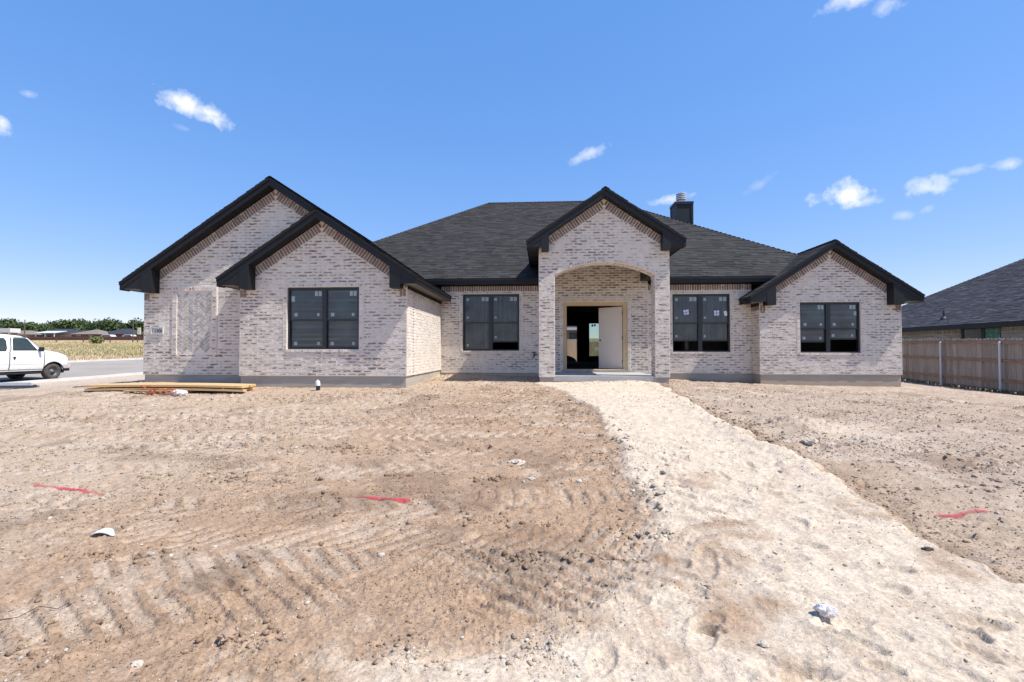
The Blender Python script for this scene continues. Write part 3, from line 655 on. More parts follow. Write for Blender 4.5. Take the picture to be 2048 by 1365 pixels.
# --- turn the bricks into objects: the ones that show largest singly, the rest joined
def put_uv(me, uv):
    L = np.zeros(len(me.loops), np.int32); me.loops.foreach_get('vertex_index', L); lay = me.uv_layers.new(name='uv'); lay.data.foreach_set('uv', np.array(uv, np.float32)[L].ravel())
def unit_piece(name, seed, mat):
    r = random.Random(seed); q = lambda a: a*(1+r.uniform(-0.035, 0.035)) 
    vs = [(q(-.5), q(-.5), -.02), (q(.5), q(-.5), -.02), (q(.5), q(.5), -.02), (q(-.5), q(.5), -.02)]
    vs += [(x*0.985, y*0.95, 1+r.uniform(-.12, .12)) for x, y, z in vs]
    me = bpy.data.meshes.new(name); me.from_pydata(vs, [], [(4, 5, 6, 7), (0, 1, 5, 4), (1, 2, 6, 5), (2, 3, 7, 6), (3, 0, 4, 7)]); me.materials.append(mat); put_uv(me, [(x, y) for x, y, z in vs]); return me
CAMV = Vector((0, 0, ZC))
front_part = bpy.data.objects['wall.002']     # lower wall of the projecting gable
order = sorted(range(len(PIECES)), key=lambda i: (-PIECES[i][7], (PIECES[i][0]-CAMV).length))
single = set(order[:300])
units = {}
joined = MB(); joined_uv = []; keys = ['brick', 'brick_clear', 'brick_pale', 'brick_grey', 'brick_sunlit', 'brick_porch']
proto = [unit_piece('tmp', i, M['brick']) for i in range(8)]; pv = [[tuple(v.co) for v in me.vertices] for me in proto]
for me in proto: bpy.data.meshes.remove(me)
for i, (c, (w, h), sv, up, nv, mk, pr, wt) in enumerate(PIECES):
    k = random.randrange(8)
    if i in single:
        if (k, mk) not in units: units[(k, mk)] = unit_piece('brick', k, M[mk])
        o = bpy.data.objects.new('brick', units[(k, mk)]); COL.objects.link(o); o.parent = front_part
        o.matrix_basis = Matrix(((sv.x*w, up.x*h, nv.x*pr, c.x), (sv.y*w, up.y*h, nv.y*pr, c.y), (sv.z*w, up.z*h, nv.z*pr, c.z), (0, 0, 0, 1)))
        continue
    joined_uv += [(x, y) for x, y, z in pv[k]]
    joined.add([c+sv*(x*w)+up*(y*h)+nv*(z*pr) for x, y, z in pv[k]], [(4, 5, 6, 7), (0, 1, 5, 4), (1, 2, 6, 5), (2, 3, 7, 6), (3, 0, 4, 7)], keys.index(mk))
o = joined.build('bricks', [M[k] for k in keys], H); tag(o, kind='stuff'); put_uv(o.data, joined_uv)
print('bricks', len(PIECES))

# --- slab, porch floor, interior
D = 0.028
slab = MB()
slab.box(-10.53+D, -3.29-D, G1+D, 27, -1.0, 0.0); slab.box(-7.547+D, -3.29-D, G2+D, G1+D, -1.002, -0.0012); slab.box(-3.29-D, 3.42, YM+D, 27, -1.0, -0.0006)
slab.box(3.42, 10.745-D, YM+D, 27, -1.0, -0.088); slab.box(6.62+D, 10.745-D, YR+D, YM+D, -1.002, -0.0892)
slab.build('foundation_slab', M['slab'], H)
B('porch_floor', M['floor'], H, (OL-.05, OR+.05, YP+.012, YM-.01, -0.2, -0.057))
B('foundation_slab', M['slab'], H, (PXL+.02, PXR-.02, YP+.02, YM-.02, -1.0, -0.0955))
B('door_sill', M['slab'], H, (DR[0]-.05, DR[1]+.05, YM-.05, YM+.2, -0.055, 0.018))
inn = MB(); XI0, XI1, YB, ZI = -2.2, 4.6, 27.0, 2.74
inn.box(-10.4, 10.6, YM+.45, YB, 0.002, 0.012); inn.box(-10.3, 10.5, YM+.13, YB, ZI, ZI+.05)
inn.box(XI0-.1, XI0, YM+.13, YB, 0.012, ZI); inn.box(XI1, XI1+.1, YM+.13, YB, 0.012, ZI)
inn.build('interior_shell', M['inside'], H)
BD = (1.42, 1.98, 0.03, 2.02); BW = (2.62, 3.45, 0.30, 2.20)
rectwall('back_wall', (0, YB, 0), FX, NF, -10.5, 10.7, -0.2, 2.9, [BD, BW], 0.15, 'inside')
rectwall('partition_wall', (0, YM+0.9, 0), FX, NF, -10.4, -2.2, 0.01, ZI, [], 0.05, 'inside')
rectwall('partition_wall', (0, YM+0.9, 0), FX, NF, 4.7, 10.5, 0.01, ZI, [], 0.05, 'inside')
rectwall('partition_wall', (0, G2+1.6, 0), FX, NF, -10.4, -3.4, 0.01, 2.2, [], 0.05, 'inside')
t = NT('tinted_glass'); t.t.nodes.remove(t.b); g = t.n('ShaderNodeBsdfTransparent'); g.inputs[0].default_value = (0.70, 0.80, 0.75, 1); gl = t.n('ShaderNodeBsdfGlossy'); gl.inputs['Roughness'].default_value = 0.03
mx = t.n('ShaderNodeMixShader'); mx.inputs[0].default_value = 0.06; t.l(g.outputs[0], mx.inputs[1]); t.l(gl.outputs[0], mx.inputs[2]); t.l(mx.outputs[0], t.out.inputs['Surface']); M['tint'] = t.m
bw_ = B('window', M['winframe'], H, (BW[0], BW[0]+.05, YB+.02, YB+.08, BW[2], BW[3]), (BW[1]-.05, BW[1], YB+.02, YB+.08, BW[2], BW[3]), (BW[0], BW[1], YB+.02, YB+.08, BW[3]-.05, BW[3]), (BW[0], BW[1], YB+.02, YB+.08, BW[2], BW[2]+.04))
B('pane', M['tint'], bw_, (BW[0]+.05, BW[1]-.05, YB+.05, YB+.056, BW[2]+.04, BW[3]-.05))
B('sticker', M['hinge'], bw_, (BW[0]+.17, BW[0]+.27, YB+.045, YB+.047, 1.98, 2.10), (BW[0]+.31, BW[0]+.41, YB+.045, YB+.047, 2.0, 2.11))

# --- front windows
def window(wn_, Y, pane, mull, rail, sash, stick, logos=()):
    a, b, c, d = wn_; yf = Y+0.045; F = 0.045
    w = B('window', M['winframe'], H, (a, a+F, yf, yf+.09, c, d), (b-F, b, yf, yf+.09, c, d), (a+F, b-F, yf, yf+.09, d-F, d), (a+F, b-F, yf, yf+.09, c, c+F*.8))
    B('mullion', M['winframe'], w, (mull[0], mull[1], yf-.004, yf+.086, c+F*.8, d-F))
    for (p, q, sb) in ((a+F, mull[0], sash[0]), (mull[1], b-F, sash[1])):
        g = 0.022
        u = B('upper_sash', M['winframe'], w, (p, p+g, yf+.02, yf+.05, rail, d-F), (q-g, q, yf+.02, yf+.05, rail, d-F), (p+g, q-g, yf+.02, yf+.05, d-F-g, d-F), (p, q, yf+.012, yf+.05, rail-.018, rail+.018))
        B('pane', M[pane], w, (p+g, q-g, yf+.034, yf+.038, rail+.018, d-F-g))
        l = B('lower_sash', M['winframe'], w, (p, p+g, yf+.052, yf+.08, sb, rail+.018), (q-g, q, yf+.052, yf+.08, sb, rail+.018), (p, q, yf+.053, yf+.081, sb-.02, sb+.025), (p+g, q-g, yf+.052, yf+.08, rail-.012, rail+.016))
        B('pane', M[pane], w, (p+g, q-g, yf+.064, yf+.068, sb+.025, rail-.012))
    for (x, z, sw, sh, up_) in stick:
        yy = yf+(.032 if up_ else .062); B('sticker', M['sticker'], w, (x-sw/2, x+sw/2, yy, yy+.0012, z-sh/2, z+sh/2))
    return w, yf
def std(a, m0, m1, b, rail, top, bot, extra=()):
    o = []
    for k, (p, q) in enumerate(((a+.05, m0), (m1, b-.05))):
        o += [(q-.18, top-.15, .075, .12, True), (q-.085, top-.15, .075, .12, True), (p+.14, rail+.13, .085, .085, True), (q-.13, rail+.13, .065, .075, True),
              (p+.12, bot[k]+.11, .085, .085, False), (q-.13, bot[k]+.11, .065, .075, False)]
    return o+list(extra)
window(W1, G2, 'pane_h', (-5.431, -5.333), 1.402, (0.70, 0.70), std(W1[0], -5.431, -5.333, W1[1], 1.402, W1[3], (0.70, 0.70), [(-6.21, 1.93, .085, .14, True)]))
window(W4, YR, 'pane_h', (8.59, 8.71), 1.298, (0.904, 0.985), std(W4[0], 8.59, 8.71, W4[1], 1.298, W4[3], (0.904, 0.985), [(9.46, 1.76, .075, .13, True)]))
def stm(a, m0, m1, b, rail, top, bot):
    o = []
    for k, (p, q) in enumerate(((a+.05, m0), (m1, b-.05))):
        o += [(q-.21, top-.16, .10, .13, True), (q-.085, top-.16, .10, .13, True), (p+.10, top-.17, .085, .085, True), (p+.10, rail+.17, .07, .06, True), (p+.10, bot[k]+.14, .07, .075, False)]
    return o
window(W2, YM, 'pane_v', (-1.70, -1.60), 1.552, (0.67, 0.93), stm(W2[0], -1.70, -1.60, W2[1], 1.552, W2[3], (0.67, 0.93)))
w3, yf3 = window(W3, YM, 'pane_v', (4.985, 5.110), 1.513, (0.955, 0.955), stm(W3[0], 4.985, 5.110, W3[1], 1.513, W3[3], (0.955, 0.955)))
for (x, z, tl) in ((4.62, 1.86, 0.12), (5.57, 1.83, 0.03)):   # round maker's sticker: white four-pane window over blue lettering bars
    m = MB(); yy = yf3+.028; n = 20
    m.prism([(x+.115*math.cos(2*math.pi*k/n), yy, z+.115*math.sin(2*math.pi*k/n)) for k in range(n)], (0, .0015, 0)); st = m.build('sticker', M['sticker_blue'], w3)
    m = MB(); c, s_ = math.cos(tl), math.sin(tl)
    def rot(px_, pz_): return (x+px_*c-pz_*s_, yy-.0015, z+px_*s_+pz_*c)
    for (p, q, r, t_) in ((-.078, -.008, .008, .082), (.008, .085, .012, .082), (-.078, -.008, -.058, -.008), (.008, .085, -.058, -.006), (-.07, .075, -.085, -.072)):
        m.prism([rot(p, r), rot(q, r), rot(q, t_), rot(p, t_)], (0, .001, 0))
    m.build('sticker', M['sticker_white'], w3)
m = MB(); m.prism([(5.79, yf3+.028, 1.88), (5.88, yf3+.028, 1.905), (5.915, yf3+.028, 1.755), (5.825, yf3+.028, 1.73)], (0, .001, 0)); m.build('sticker', M['sticker_white'], w3)

# --- entrance: raw frame, right leaf ajar, left leaf swung inside
DI = (0.812, 2.618, 2.087)
fr = B('door_frame', M['rawwood'], H, (DR[0], DI[0], YM+.02, YM+.16, 0.02, DR[3]), (DI[1], DR[1], YM+.02, YM+.16, 0.02, DR[3]), (DI[0], DI[1], YM+.02, YM+.16, DI[2], DR[3]), (DI[0], DI[1], YM+.03, YM+.2, 0.012, 0.035))
def leaf(hx, ang, sgn, name='door'):
    m = MB(); L = 0.895; T = 0.045; c, s_ = math.cos(ang), math.sin(ang); p = Vector((hx, YM+.165, 0)); d = Vector((sgn*c, s_, 0)); nn = Vector((-sgn*s_, c, 0))*T
    m.prism([p+Vector((0, 0, .045)), p+d*L+Vector((0, 0, .045)), p+d*L+Vector((0, 0, 2.07)), p+Vector((0, 0, 2.07))], nn)
    o = m.build(name, M['doorpaint'], H, bevel=0.003)
    k = p+d*(L-.07)+Vector((0, 0, 0.98)); kn = MB(); kn.tube([k-nn*0.05, k-nn*0.6, k-nn*1.0], [0.024, 0.016, 0.026], 10); kn.build('door_knob', M['hinge'], o)
    return o
rl = leaf(2.612, math.radians(40), -1); ll = leaf(0.818, math.radians(97), 1)
for hx in (0.815, 2.615):
    for z in (0.28, 1.05, 1.85): B('hinge', M['hinge'], H, (hx-.012, hx+.012, YM+.145, YM+.17, z-.055, z+.055))

# --- eaves, rakes, soffits
def rake(xa, xb, zr, Yf, Yw, depth=0.21):
    """barge board, trim strip and sloping soffit between xa and xb (a straight run)"""
    za, zb = zr(xa), zr(xb)
    m = MB(); m.prism([(xa, Yf, za-.055), (xb, Yf, zb-.055), (xb, Yf, zb-depth), (xa, Yf, za-depth)], (0, .025, 0)); m.build('barge_board', M['black'], H)
    m = MB(); m.prism([(xa, Yf-.022, za-.018), (xb, Yf-.022, zb-.018), (xb, Yf-.022, zb-.082), (xa, Yf-.022, za-.082)], (0, .0218, 0)); m.build('rake_trim', M['black'], H)
    m = MB(); m.prism([(xa, Yf+.025, za-depth+.022), (xb, Yf+.025, zb-depth+.022), (xb, Yf+.025, zb-depth+.004), (xa, Yf+.025, za-depth+.004)], (0, Yw-Yf-.025, 0)); m.build('rake_soffit', M['black'], H)
def eave(x, xw, z, y0, y1, sgn, soff='soffit'):
    """fascia board along y at x, soffit back to the wall at xw, frieze board under it"""
    B('fascia', M['black'], H, (x, x-sgn*.025, y0+.0255, y1, z-.185, z-.02)); B('fascia_trim', M['black'], H, (x+sgn*.018, x+sgn*.0005, y0+.0255, y1, z-.075, z-.014))
    B('soffit', M[soff], H, (x-sgn*.0255, xw, y0+.03, y1, z-.170, z-.155)); B('frieze', M['black'], H, (xw+sgn*.002, xw+sgn*.024, y0+.32, y1, z-.265, z-.171))
def ret(x, xw, z, Yf, Yw, sgn, zr, bx0, bx1):
    """boxed return where a rake meets the eave: front panel plus corner block"""
    m = MB(); xt = x-sgn*.026
    m.prism([(xt, Yf+.012, z-.172), (bx0, Yf+.012, z-.172), (bx0, Yf+.012, zr(bx0)-.205), (xt, Yf+.012, max(zr(xt)-.205, z-.171))], (0, .012, 0)); m.build('eave_return', M['black'], H)
    a, b = min(bx0, bx1), max(bx0, bx1)
    m = MB(); m.prism([(a, Yf+.004, z-.262), (b, Yf+.004, z-.262), (b, Yf+.004, zr(b)-.206), (a, Yf+.004, zr(a)-.206)], (0, Yw-Yf-.005, 0)); m.build('eave_block', M['black'], H)
o = 0.30
# left garage gable
rake(-10.95, -6.95, zr1, G1-o, G1); rake(-6.95, -5.40, zr1, G1-o, G1)
eave(-10.93, -10.53, 2.41, G1-o, 24, -1); ret(-10.93, -10.53, 2.41, G1-o, G1, -1, zr1, -10.36, -10.10)
# projecting gable
rake(-7.95, -5.45, zr2, G2-o, G2); rake(-5.45, -2.95, zr2, G2-o, G2)
eave(-7.93, -7.547, 2.41, G2-o, G1-.005, -1); ret(-7.93, -7.547, 2.41, G2-o, G2, -1, zr2, -7.39, -7.145)
eave(-2.97, -3.29, 2.41, G2-o, YM-.01, 1); ret(-2.97, -3.29, 2.41, G2-o, G2, 1, zr2, -3.38, -3.64)
# porch gable
rake(PXM-2.11, PXM, zrp, YP-o, YP); rake(PXM, PXM+2.11, zrp, YP-o, YP)
eave(PXM-2.09, PXL, 3.60, YP-o, 16.3, -1, 'black'); ret(PXM-2.09, PXL, 3.60, YP-o, YP, -1, zrp, 0.0, 0.205)
eave(PXM+2.09, PXR, 3.60, YP-o, 16.3, 1, 'black'); ret(PXM+2.09, PXR, 3.60, YP-o, YP, 1, zrp, 3.43, 3.225)
B('porch_beam', M['black'], H, (PXL+.02, PXL+.30, YP+PT, YM-.001, 2.86, 3.50)); B('porch_beam', M['black'], H, (PXR-.30, PXR-.02, YP+PT, YM-.001, 2.86, 3.50))
B('porch_ceiling', M['soffit'], H, (PXL+.3, PXR-.3, YP+PT, YM-.001, 3.47, 3.51))
# right gable
rake(6.23, 8.70, zr4, YR-o, YR); rake(8.70, 11.17, zr4, YR-o, YR)
eave(6.25, 6.62, 2.26, YR-o, YM-.01, -1); ret(6.25, 6.62, 2.26, YR-o, YR, -1, zr4, 6.72, 6.98)
eave(11.15, 10.745, 2.26, YR-o, 22, 1); ret(11.15, 10.745, 2.26, YR-o, YR, 1, zr4, 10.62, 10.33)
# main eave
YE, ZE = YM-.32, 2.95
for (a, b) in ((-3.75, PXL+.02), (PXR-.02, 7.2)):
    B('fascia', M['black'], H, (a, b, YE, YE+.025, ZE-.185, ZE-.02)); B('fascia_trim', M['black'], H, (a, b, YE-.018, YE-.0005, ZE-.075, ZE-.014))
    B('soffit', M['black'], H, (a, b, YE+.0255, YM, ZE-.175, ZE-.16)); B('frieze', M['black'], H, (max(a, -3.28), min(b, 6.615), YM-.026, YM-.012, ZE-.215, ZE-.1755))

# --- roofs: deck plus single shingle tabs
TABS = []
def tabs(A, e, up, inter, dmax, weight=0, ex=0.142, d0=0.0, mat='shingle'):
    A = Vector(A); e = Vector(e).normalized(); up = Vector(up).normalized(); n = e.cross(up); 
    if n.z < 0: n = -n
    d = d0; i = 0
    while d < dmax-0.02:
        h = min(ex, dmax-d)
        for (a, b) in inter(d+h/2):
            s = a-random.random()*0.3
            while s < b:
                w = random.choice((0.15, 0.2, 0.26, 0.33, 0.42)); p, q = max(a, s), min(b, s+w)
                if q-p > 0.02: TABS.append((A+e*p+up*(d-0.006), q-p-0.004, h+0.05, e, up, n, random.choice((0.006, 0.010, 0.0135, 0.016)), weight, mat))
                s += w
        d += ex; i += 1
    return n
def deck(pts, name='roof', mat='shingle', th=0.03, parent=None):
    P = [Vector(p) for p in pts]; n = (P[1]-P[0]).cross(P[2]-P[0]).normalized()
    if n.z < 0: n = -n
    m = MB(); m.prism([p-n*0.002 for p in P], -n*th); return m.build(name, M[mat], parent or H)
cs = math.sqrt(1+SL*SL)
XL, XR_, YRG, ZRG = -9.27, 9.94, YE+6.84, ZE+SL*6.84
NR = 1.02; NL_, NR_ = PXL+.03, PXR-.03     # the porch opens up through the main eave
roof_main = deck([(XL, YE, ZE), (NL_, YE, ZE), (NL_, YE+NR, ZE+SL*NR), (XL+NR, YE+NR, ZE+SL*NR)])
deck([(NR_, YE, ZE), (XR_, YE, ZE), (XR_-NR, YE+NR, ZE+SL*NR), (NR_, YE+NR, ZE+SL*NR)])
deck([(XL+NR, YE+NR, ZE+SL*NR), (XR_-NR, YE+NR, ZE+SL*NR), (XR_-6.84, YRG, ZRG), (XL+6.84, YRG, ZRG)])
deck([(XL, YE, ZE), (XL, YRG+6.84, ZE), (XL+6.84, YRG, ZRG)]); deck([(XR_, YE, ZE), (XR_, YRG+6.84, ZE), (XR_-6.84, YRG, ZRG)])
deck([(XL, YRG+6.84, ZE), (XR_, YRG+6.84, ZE), (XR_-6.84, YRG, ZRG), (XL+6.84, YRG, ZRG)])
tabs((0, YE, ZE), (1, 0, 0), (0, 1, SL), lambda d: [(XL+d/cs, NL_), (NR_, XR_-d/cs)] if d/cs < NR else [(XL+d/cs, XR_-d/cs)], 6.84*cs, 1)
tabs((XR_, 0, ZE), (0, 1, 0), (-1, 0, SL), lambda d: [(YE+d/cs, YRG)], 6.84*cs)
def gable_roof(xl, xm, xr, z, y0l, y0r, y1l, y1r):
    for (xe, sgn, y0, y1) in ((xl, 1, y0l, y1l), (xr, -1, y0r, y1r)):
        run = abs(xm-xe); deck([(xe, y0-.03, z), (xe, y1, z), (xm, y1, z+SL*run), (xm, y0-.03, z+SL*run)])
        tabs((xe, 0, z), (0, 1, 0), (sgn, 0, SL), lambda d, y0=y0, y1=y1: [(y0-.035, y1)], run*cs)
# g1 left slope, shared right slope, g2 left slope
deck([(-10.96, G1-o-.03, 2.404), (-10.96, 24, 2.404), (-6.95, 24, 2.41+SL*4), (-6.95, G1-o-.03, 2.41+SL*4)])
tabs((-10.96, 0, 2.404), (0, 1, 0), (1, 0, SL), lambda d: [(G1-o-.035, 20)], 4.01*cs)
deck([(-2.94, G2-o-.03, 2.404), (-2.94, YM-.02, 2.404), (-5.45, YM-.02, 2.41+SL*2.5), (-5.45, G2-o-.03, 2.41+SL*2.5)])
deck([(-5.452, G1-o-.03, 2.41+SL*2.502), (-5.452, 19, 2.41+SL*2.502), (-6.95, 19, 2.41+SL*4), (-6.95, G1-o-.03, 2.41+SL*4)])
deck([(-3.6, YM-.021, 2.41+SL*.65), (-3.6, 19, 2.41+SL*.65), (-5.45, 19, 2.41+SL*2.5), (-5.45, YM-.021, 2.41+SL*2.5)])
tabs((-2.94, 0, 2.404), (0, 1, 0), (-1, 0, SL), lambda d: [(G2-o-.035 if d/cs < 2.5 else G1-o-.035, (YM-.02) if d/cs < 0.75 else 18.6)], 4.01*cs, 1)
deck([(-7.96, G2-o-.03, 2.404), (-7.96, G1-.01, 2.404), (-5.45, G1-.01, 2.41+SL*2.5), (-5.45, G2-o-.03, 2.41+SL*2.5)])
tabs((-7.96, 0, 2.404), (0, 1, 0), (1, 0, SL), lambda d: [(G2-o-.035, G1-.012)], 2.5*cs)
gable_roof(PXM-2.12, PXM, PXM+2.12, 3.594, YP-o, YP-o, 18.4, 18.4)
gable_roof(6.22, 8.70, 11.18, 2.254, YR-o, YR-o, 16.9, 22)
# ridge and hip caps
def caps(p0, p1, step=0.19, name='ridge_cap'):
    p0 = Vector(p0); p1 = Vector(p1); d = (p1-p0); L = d.length; d.normalize(); side = d.cross(Vector((0, 0, 1))).normalized(); m = MB(); k = 0.0
    while k < L:
        a = p0+d*k+Vector((0, 0, .022)); b = p0+d*min(L, k+step+.03)+Vector((0, 0, .010)); dn = Vector((0, 0, -.062))
        m.add([a+side*.11+dn, a, a-side*.11+dn, b+side*.11+dn, b, b-side*.11+dn], [(0, 1, 4, 3), (1, 2, 5, 4)]); k += step
    return m.build(name, M['shingle'], H)
caps((XL+6.84, YRG, ZRG), (XR_-6.84, YRG, ZRG)); caps((XL, YE, ZE), (XL+6.84, YRG, ZRG)); caps((XR_, YE, ZE), (XR_-6.84, YRG, ZRG))
for (x, z, y0, y1) in ((-6.95, 2.41+SL*4, G1-o-.03, 18.5), (-5.45, 2.41+SL*2.5, G2-o-.03, G1-.1), (PXM, 3.6+SL*2.11, YP-o-.03, 18.4), (8.70, 2.26+SL*2.47, YR-o-.03, 17)): caps((x, y0, z), (x, y1, z))
def make_tabs(T, nsingle, parent, stuff_parent):
    order = sorted(range(len(T)), key=lambda i: (-T[i][7], (T[i][0]-CAMV).length)); single = set(order[:nsingle]); mats = sorted(set(x[8] for x in T)); J = MB(); unit = {}
    for i, (p, w, h, e, up, n, th, wt, mk) in enumerate(T):
        if i in single:
            if mk not in unit:
                me = bpy.data.meshes.new('shingle'); me.from_pydata([(0, 0, 1), (1, 0, 1), (1, 1, .12), (0, 1, .12), (0, 0, 0), (1, 0, 0), (1, 1, 0), (0, 1, 0)], [], [(0, 1, 2, 3), (4, 5, 1, 0), (5, 6, 2, 1), (7, 4, 0, 3)])
                me.materials.append(M[mk]); unit[mk] = me
            o = bpy.data.objects.new('shingle', unit[mk]); COL.objects.link(o); o.parent = parent
            o.matrix_basis = Matrix(((e.x*w, up.x*h, n.x*th, p.x), (e.y*w, up.y*h, n.y*th, p.y), (e.z*w, up.z*h, n.z*th, p.z), (0, 0, 0, 1)))
        else:
            J.add([p+n*th, p+e*w+n*th, p+e*w+up*h+n*th*.12, p+up*h+n*th*.12, p, p+e*w], [(0, 1, 2, 3), (4, 5, 1, 0)], mats.index(mk))
    o = J.build('shingles', [M[k] for k in mats], stuff_parent); return tag(o, kind='stuff')
# the tabs that show largest sit on the lower main slope between the gables
T2 = []
for x in TABS:
    p = x[0]; vis = x[7] and x[4].y > 0.5 and p.z < 4.2 and ((-2.6 < p.x < -0.4) or (3.9 < p.x < 6.6))
    T2.append(x[:7]+((2 if vis else 0),)+x[8:])
make_tabs(T2, 300, roof_main, H); print('tabs', len(TABS))

# --- chimney
CX0, CX1, CY0, CY1, CZ1 = 6.04, 6.85, 22.0, 22.85, 7.38
ch = B('chimney', M['chimney'], H, (CX0+.02, CX1-.02, CY0+.02, CY1-.02, 4.5, CZ1-.03))
for (a, b, c, d) in ((CX0, CX0+.09, CY0, CY0+.09), (CX1-.09, CX1, CY0, CY0+.09), (CX0, CX0+.09, CY1-.09, CY1), (CX1-.09, CX1, CY1-.09, CY1)): B('corner_board', M['black'], ch, (a, b, c, d, 4.5, CZ1-.12))
B('cap_board', M['black'], ch, (CX0-.012, CX1+.012, CY0-.012, CY1+.012, CZ1-.12, CZ1))
M['steelgrey'] = plain('dull_steel', (0.20, 0.19, 0.19), 0.5, 0.15, 6.0, 0.4, 0.2)
fl = MB(); cx, cy = 6.42, 22.4
fl.tube([(cx, cy, CZ1), (cx, cy, CZ1+.2)], 0.125, 20); fl.tube([(cx, cy, CZ1+.15), (cx, cy, CZ1+.19)], [0.15, 0.215], 20)
fl.build('flue_pipe', M['galv'], ch, smooth=False)
for k, z in enumerate((.19, .27, .35, .43)):
    mm = MB(); mm.tube([(cx, cy, CZ1+z), (cx, cy, CZ1+z+.035)], 0.22, 24); mm.build('flue_band', M['galv'], ch)
mm = MB(); mm.tube([(cx, cy, CZ1+.2), (cx, cy, CZ1+.44)], 0.19, 20); mm.build('flue_core', M['steelgrey'], ch)

# --- address stone and hose tap
A0 = (-10.305, -9.957, 1.060, 1.260)
pl = B('address_stone', M['plate'], H, (A0[0], A0[1], G1-.006, G1+.02, A0[2], A0[3]))
fm = MB()
for (a, b, c, d) in ((A0[0], A0[1], A0[2], A0[2]+.03), (A0[0], A0[0]+.03, A0[2]+.03, A0[3]-.03), (A0[1]-.03, A0[1], A0[2]+.03, A0[3]-.03), (A0[0], A0[1], A0[3]-.03, A0[3])): fm.box(a, b, G1-.045, G1-.007, c, d)
fm.build('stone_rim', M['plate'], pl)
tcv = bpy.data.curves.new('t', 'FONT'); tcv.body = '1306'; tcv.size = 0.115; tcv.extrude = 0.002; tcv.align_x = 'CENTER'
to = bpy.data.objects.new('t', tcv); COL.objects.link(to); bpy.context.view_layer.update()
me = bpy.data.meshes.new_from_object(to.evaluated_get(bpy.context.evaluated_depsgraph_get())); bpy.data.objects.remove(to)
me.materials.clear(); me.materials.append(M['ink']); no = bpy.data.objects.new('house_number', me); COL.objects.link(no); no.parent = pl
no.matrix_basis = Matrix.Translation((-10.115, G1-.009, 1.118)) @ Matrix.Rotation(math.radians(90), 4, 'X')
tp = MB(); tx, ty, tz = -0.235, YM, 0.50
tp.tube([(tx, ty+.02, tz), (tx, ty-.10, tz), (tx-.02, ty-.13, tz-.05)], 0.018, 8); tp.tube([(tx, ty-.07, tz), (tx, ty-.07, tz+.07)], 0.012, 8)
tp.tube([(tx-.07, ty-.07, tz+.075), (tx+.07, ty-.07, tz+.085)], 0.013, 6); tp.tube([(tx-.05, ty-.075, tz+.10), (tx+.02, ty-.075, tz-.02), (tx-.06, ty-.10, tz-.11)], 0.014, 6); tp.tube([(tx, ty-.075, tz+.0), (tx+.09, ty-.085, tz+.03)], 0.012, 6)
tp.build('hose_tap', M['hinge'], H)

# ------------------------------------------------------------------ board fence on the right and the house behind it
def wood_mat(name, tones, streak=(40.0, 40.0, 1.6)):
    t = NT(name); r = t.rnd(); c = t.ramp(r, [(i/(len(tones)-1), q) for i, q in enumerate(tones)])
    n = t.noise(streak, 4, 0.6); c = t.mix(1.0, c, t.ramp(n, [(0.25, 0.62), (0.75, 1.25)]), 'MULTIPLY')
    k = t.ramp(t.noise((16.0, 16.0, 7.0), 2, 0.4), [(0.70, 0.0), (0.76, 0.7)]); c = t.mix(k, c, (0.05, 0.035, 0.028))
    return t.fin(c, 0.9, n, 0.003, 0.8, 0.15)
M['picket'] = wood_mat('weathered_cedar', [(0.285, 0.24, 0.205), (0.345, 0.295, 0.25), (0.25, 0.215, 0.185), (0.395, 0.34, 0.29), (0.305, 0.25, 0.205)])
M['rail'] = wood_mat('fence_rail_wood', [(0.265, 0.175, 0.125), (0.31, 0.21, 0.15)], (8.0, 2.0, 30.0))
M['newwood'] = wood_mat('fresh_fence_boards', [(0.58, 0.42, 0.27), (0.66, 0.50, 0.34), (0.54, 0.385, 0.245)])
FXX = 15.43
F = empty('wooden_fence', (FXX, 20, -0.7), 'weathered grey brown picket fence on white steel posts at right', 'fence')
FY0, FY1 = 9.0, 30.0; y = FY0; gf = lambda y: float(lot(np.array([FXX]), np.array([y*1.0]))[0])
ztop = lambda y: 1.05+0.018*(y-17.0)
pk = [MB() for _ in range(4)]; pms = []
for i in range(5):
    m = MB(); m.box(-.006, .010, -.5, .5, 0, 1); bm = m
    me = bpy.data.meshes.new('picket'); w = 0.5; hgt = 1.0
    vs = [(0, -w, 0), (0, w, 0), (0, w, .985), (0, w*.6, 1.0), (0, -w*.6, 1.0), (0, -w, .985)]
    vs = vs+[(0.016, q[1], q[2]) for q in vs]
    me.from_pydata(vs, [], [(0, 1, 2, 3, 4, 5), (11, 10, 9, 8, 7, 6)]+[(k, k+6, (k+1) % 6+6, (k+1) % 6) for k in range(6)]); me.materials.append(M['picket']); pms.append(me)
while y < FY1:
    w = 0.138; o = bpy.data.objects.new('picket', random.choice(pms)); COL.objects.link(o)
    zb = gf(y)+0.02+random.uniform(0, .05); hh = ztop(y)+random.uniform(-.014, .014)-zb
    o.matrix_basis = Matrix.Translation((FXX+random.uniform(0, .006), y, zb)) @ Matrix.Rotation(random.uniform(-.006, .006), 4, 'X') @ Matrix.Diagonal((1, w, hh, 1)); adopt(o, F)
    y += w+0.004+random.uniform(0, .005)
for (dz, hgt) in ((-.20, .09), (-.80, .09), (-1.46, .09)):
    yy = FY0
    while yy < FY1:
        a, b = yy, min(yy+2.39, FY1); m = MB(); z0, z1 = ztop(a)+dz+random.uniform(-.012, .012), ztop(b)+dz+random.uniform(-.012, .012)
        m.prism([(FXX-.045, a+.005, z0), (FXX-.045, b-.005, z1), (FXX-.045, b-.005, z1+hgt), (FXX-.045, a+.005, z0+hgt)], (.038, 0, 0)); m.build('rail', M['rail'], F); yy = b
